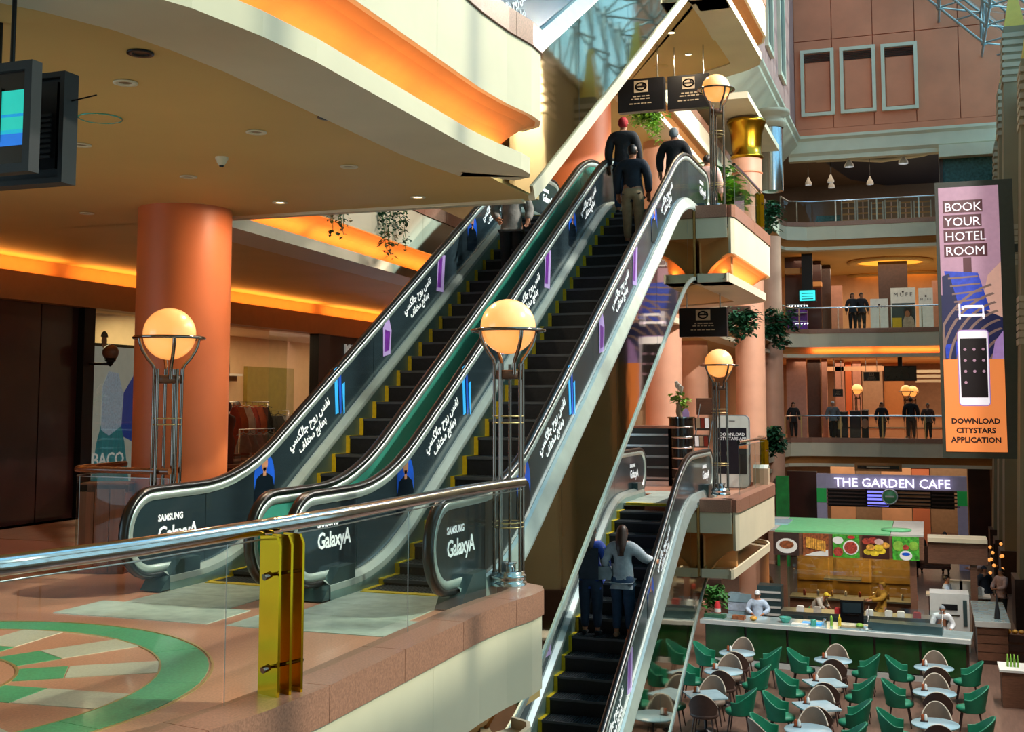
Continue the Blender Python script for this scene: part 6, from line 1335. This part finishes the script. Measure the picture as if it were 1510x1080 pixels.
cafe_person(1396, 850, 37.9, 'waiter in a white shirt beside the paper boxes', 1.4, 1.65, 'pale_blue_cloth', 'black_cloth', el=((-.28, -.1, 1.15), (.28, -.1, 1.15)), wr=((-.2, -.34, 1.1), (.2, -.34, 1.1)))
cafe_person(1476, 850, 40, 'woman in a pale pink blouse standing at the far right', -.9, 1.65, 'pink_cloth', 'black_cloth', hair_kind='short', female=True, coat=.1, el=((-.28, -.1, 1.15), (.28, -.1, 1.15)), wr=((-.1, -.28, 1.1), (.1, -.28, 1.1)))
cafe_person(1452, 860, 40.6, 'person in dark blue beside the woman in pink', .6, 1.62, 'navy_cloth', 'black_cloth', hair_kind='scarf', head_mat='navy_cloth')
cafe_person(1450, 880, 38.6, 'man in a white shirt bending over the side counter', -1.0, 1.55, 'white_cloth', 'black_cloth', bend=.5, el=((-.28, -.2, 1.1), (.28, -.2, 1.1)), wr=((-.2, -.45, 1.0), (.2, -.45, 1.0)))
cafe_person(1443, 820, 43, 'person in a pink shirt reaching out near the right post', -1.2, 1.6, 'pink_cloth', 'black_cloth', el=((-.28, -.1, 1.3), (.28, -.2, 1.35)), wr=((-.2, -.34, 1.3), (.2, -.5, 1.4)))
for u, lb, tp_ in ((1353, 'person in black behind the kiosk under the menu screens', 'black_cloth'), (1392, 'person in pink behind the kiosk near the right pier', 'pink_cloth'), (1250, 'person in dark red behind the kiosk at the left', 'garment_red')): cafe_person(u, 760, 50.3, lb, 0, 1.65, tp_, 'black_cloth')
# paper boxes, lamps, service table at the right edge
for i, (u, v, y) in enumerate(((1408, 845, 38.2), (1425, 850, 38.2))):
    q = at(u, v, y=y); o = MB().prism([(-.2, 0), (.2, 0), (.2, .38), (.17, .42), (-.17, .42), (-.2, .38)], -.15, .15, 'y').build('paper_box', 'plate_white'); o.location = (q.x, y + .05, G + 1.05); tag(o, ('white paper box left beside the waiter', 'white paper box right beside the post')[i], 'box')
tb2 = thing('back_table', 'dark table under the white paper boxes', 'table', (at(1412, 850, y=38.2).x, 38.2, G)); MBx(-.9, .9, -.3, .4, 1.0, 1.05).build('table_top', 'aluminium_white', tb2)
for sx_ in (-.8, .8): MBx(sx_ - .04, sx_ + .04, -.25, .35, 0, 1.0).build('leg', 'wood_dark', tb2)
q = at(1492, 1040, z=G); sv_ = thing('service_table', 'wooden service table with white top at the lower right edge', 'table', (q.x, q.y, G))
MBx(-.2, 1.0, -.3, .5, 0, .78).build('body', 'wood_brown', sv_); MBx(-.25, 1.05, -.35, .55, .78, .83).build('table_top', 'plate_white', sv_)
for i in range(7):
    o = MB().lathe([(.022, 0), (.024, .16), (.01, .2), (.01, .26), (0, .26)], n=10, cap=False).build('green_bottle', 'plant_light'); o.location = (q.x - .05 + (i % 4) * .07, q.y + .05 + (i // 4) * .1, G + .83); tag(o, 'green bottle in the cluster on the service table, %s' % ('first of the near row', 'second of the near row', 'third of the near row', 'last of the near row', 'first of the back row', 'middle of the back row', 'last of the back row')[i], 'bottle', 'green bottles on the service table')
q = at(1494, 985, z=G); wc = thing('wooden_crate_stand', 'wooden stand with bread at the right edge, behind the service table', 'stand', (q.x, q.y + .3, G)); MBx(-.2, .8, 0, .7, 0, .75).build('body', 'wood_brown', wc)
for i in range(3): MBx(-.22, .8, -.03, 0, .1 + i * .25, .28 + i * .25).build('plank', 'wood_dark', wc)
for i in range(4): MB().sphere((-.05 + i * .16, .3, .8), .08, 10, 6, sz=.7).build('loaf', 'food_gold', wc)
q = at(1473, 975, z=G); ub = thing('folded_parasol', 'black folded parasol leaning by the right aisle', 'parasol', (q.x, q.y, G)); MB().lathe([(.015, 0), (.03, .3), (.10, .5), (.07, 1.2), (.02, 1.6), (.01, 1.75)], n=14).build('canopy', 'black_cloth', ub); MB().lathe([(.16, 0), (.16, .04), (.02, .06)], n=16).build('foot', 'black_metal', ub)
for i, (u, v, y) in enumerate(((1468, 820, 44), (1466, 802, 45.5))):
    q = at(u, v, y=y); t = thing('bulb_tree', ('dark stand of small bulbs near the right wall', 'farther dark stand of small bulbs near the right wall')[i], 'lamp', (q.x, y, G)); h_ = q.z - G
    MB().tube([(0, 0, 0), (0, 0, h_)], .03, 8).build('stem', 'black_metal', t)
    for k in range(6): MB().sphere((.22 * cos(k * 2.2), .22 * sin(k * 2.2), h_ - .15 * k), .06, 8, 6).build('bulb', 'globe_glass', t); MB().tube([(0, 0, h_ - .15 * k), (.22 * cos(k * 2.2), .22 * sin(k * 2.2), h_ - .15 * k)], .01, 5).build('arm', 'black_metal', t)
# clutter behind the lower platform: people-sized dark fridge, blue crates, potted greens
bushy('green plants behind the left end of the serving counter', 1036, 858, 1068, 905, 34, 500, 'plant_green', seed=41)
q = at(1082, 850, y=36.5); t = thing('blue_crate_stack', 'stack of pale blue crates behind the lower platform', 'crates', (q.x + .2, 36.5, G))
for i in range(4): MBx(-.35, .35, -.2, .2, i * .26, i * .26 + .24).build('crate', ['pale_blue_cloth', 'table_blue'][i % 2], t)
q = at(1128, 840, y=38.5); cafe_person(1128, 840, 38.6, 'customer in brown sitting crouched behind the tray rack', .4, 1.5, 'brown_cloth', 'black_cloth')
area('cafe_light', (-2.5, 31, -1.2), 5, 40, (1, .85, .7), sy=5) if False else None
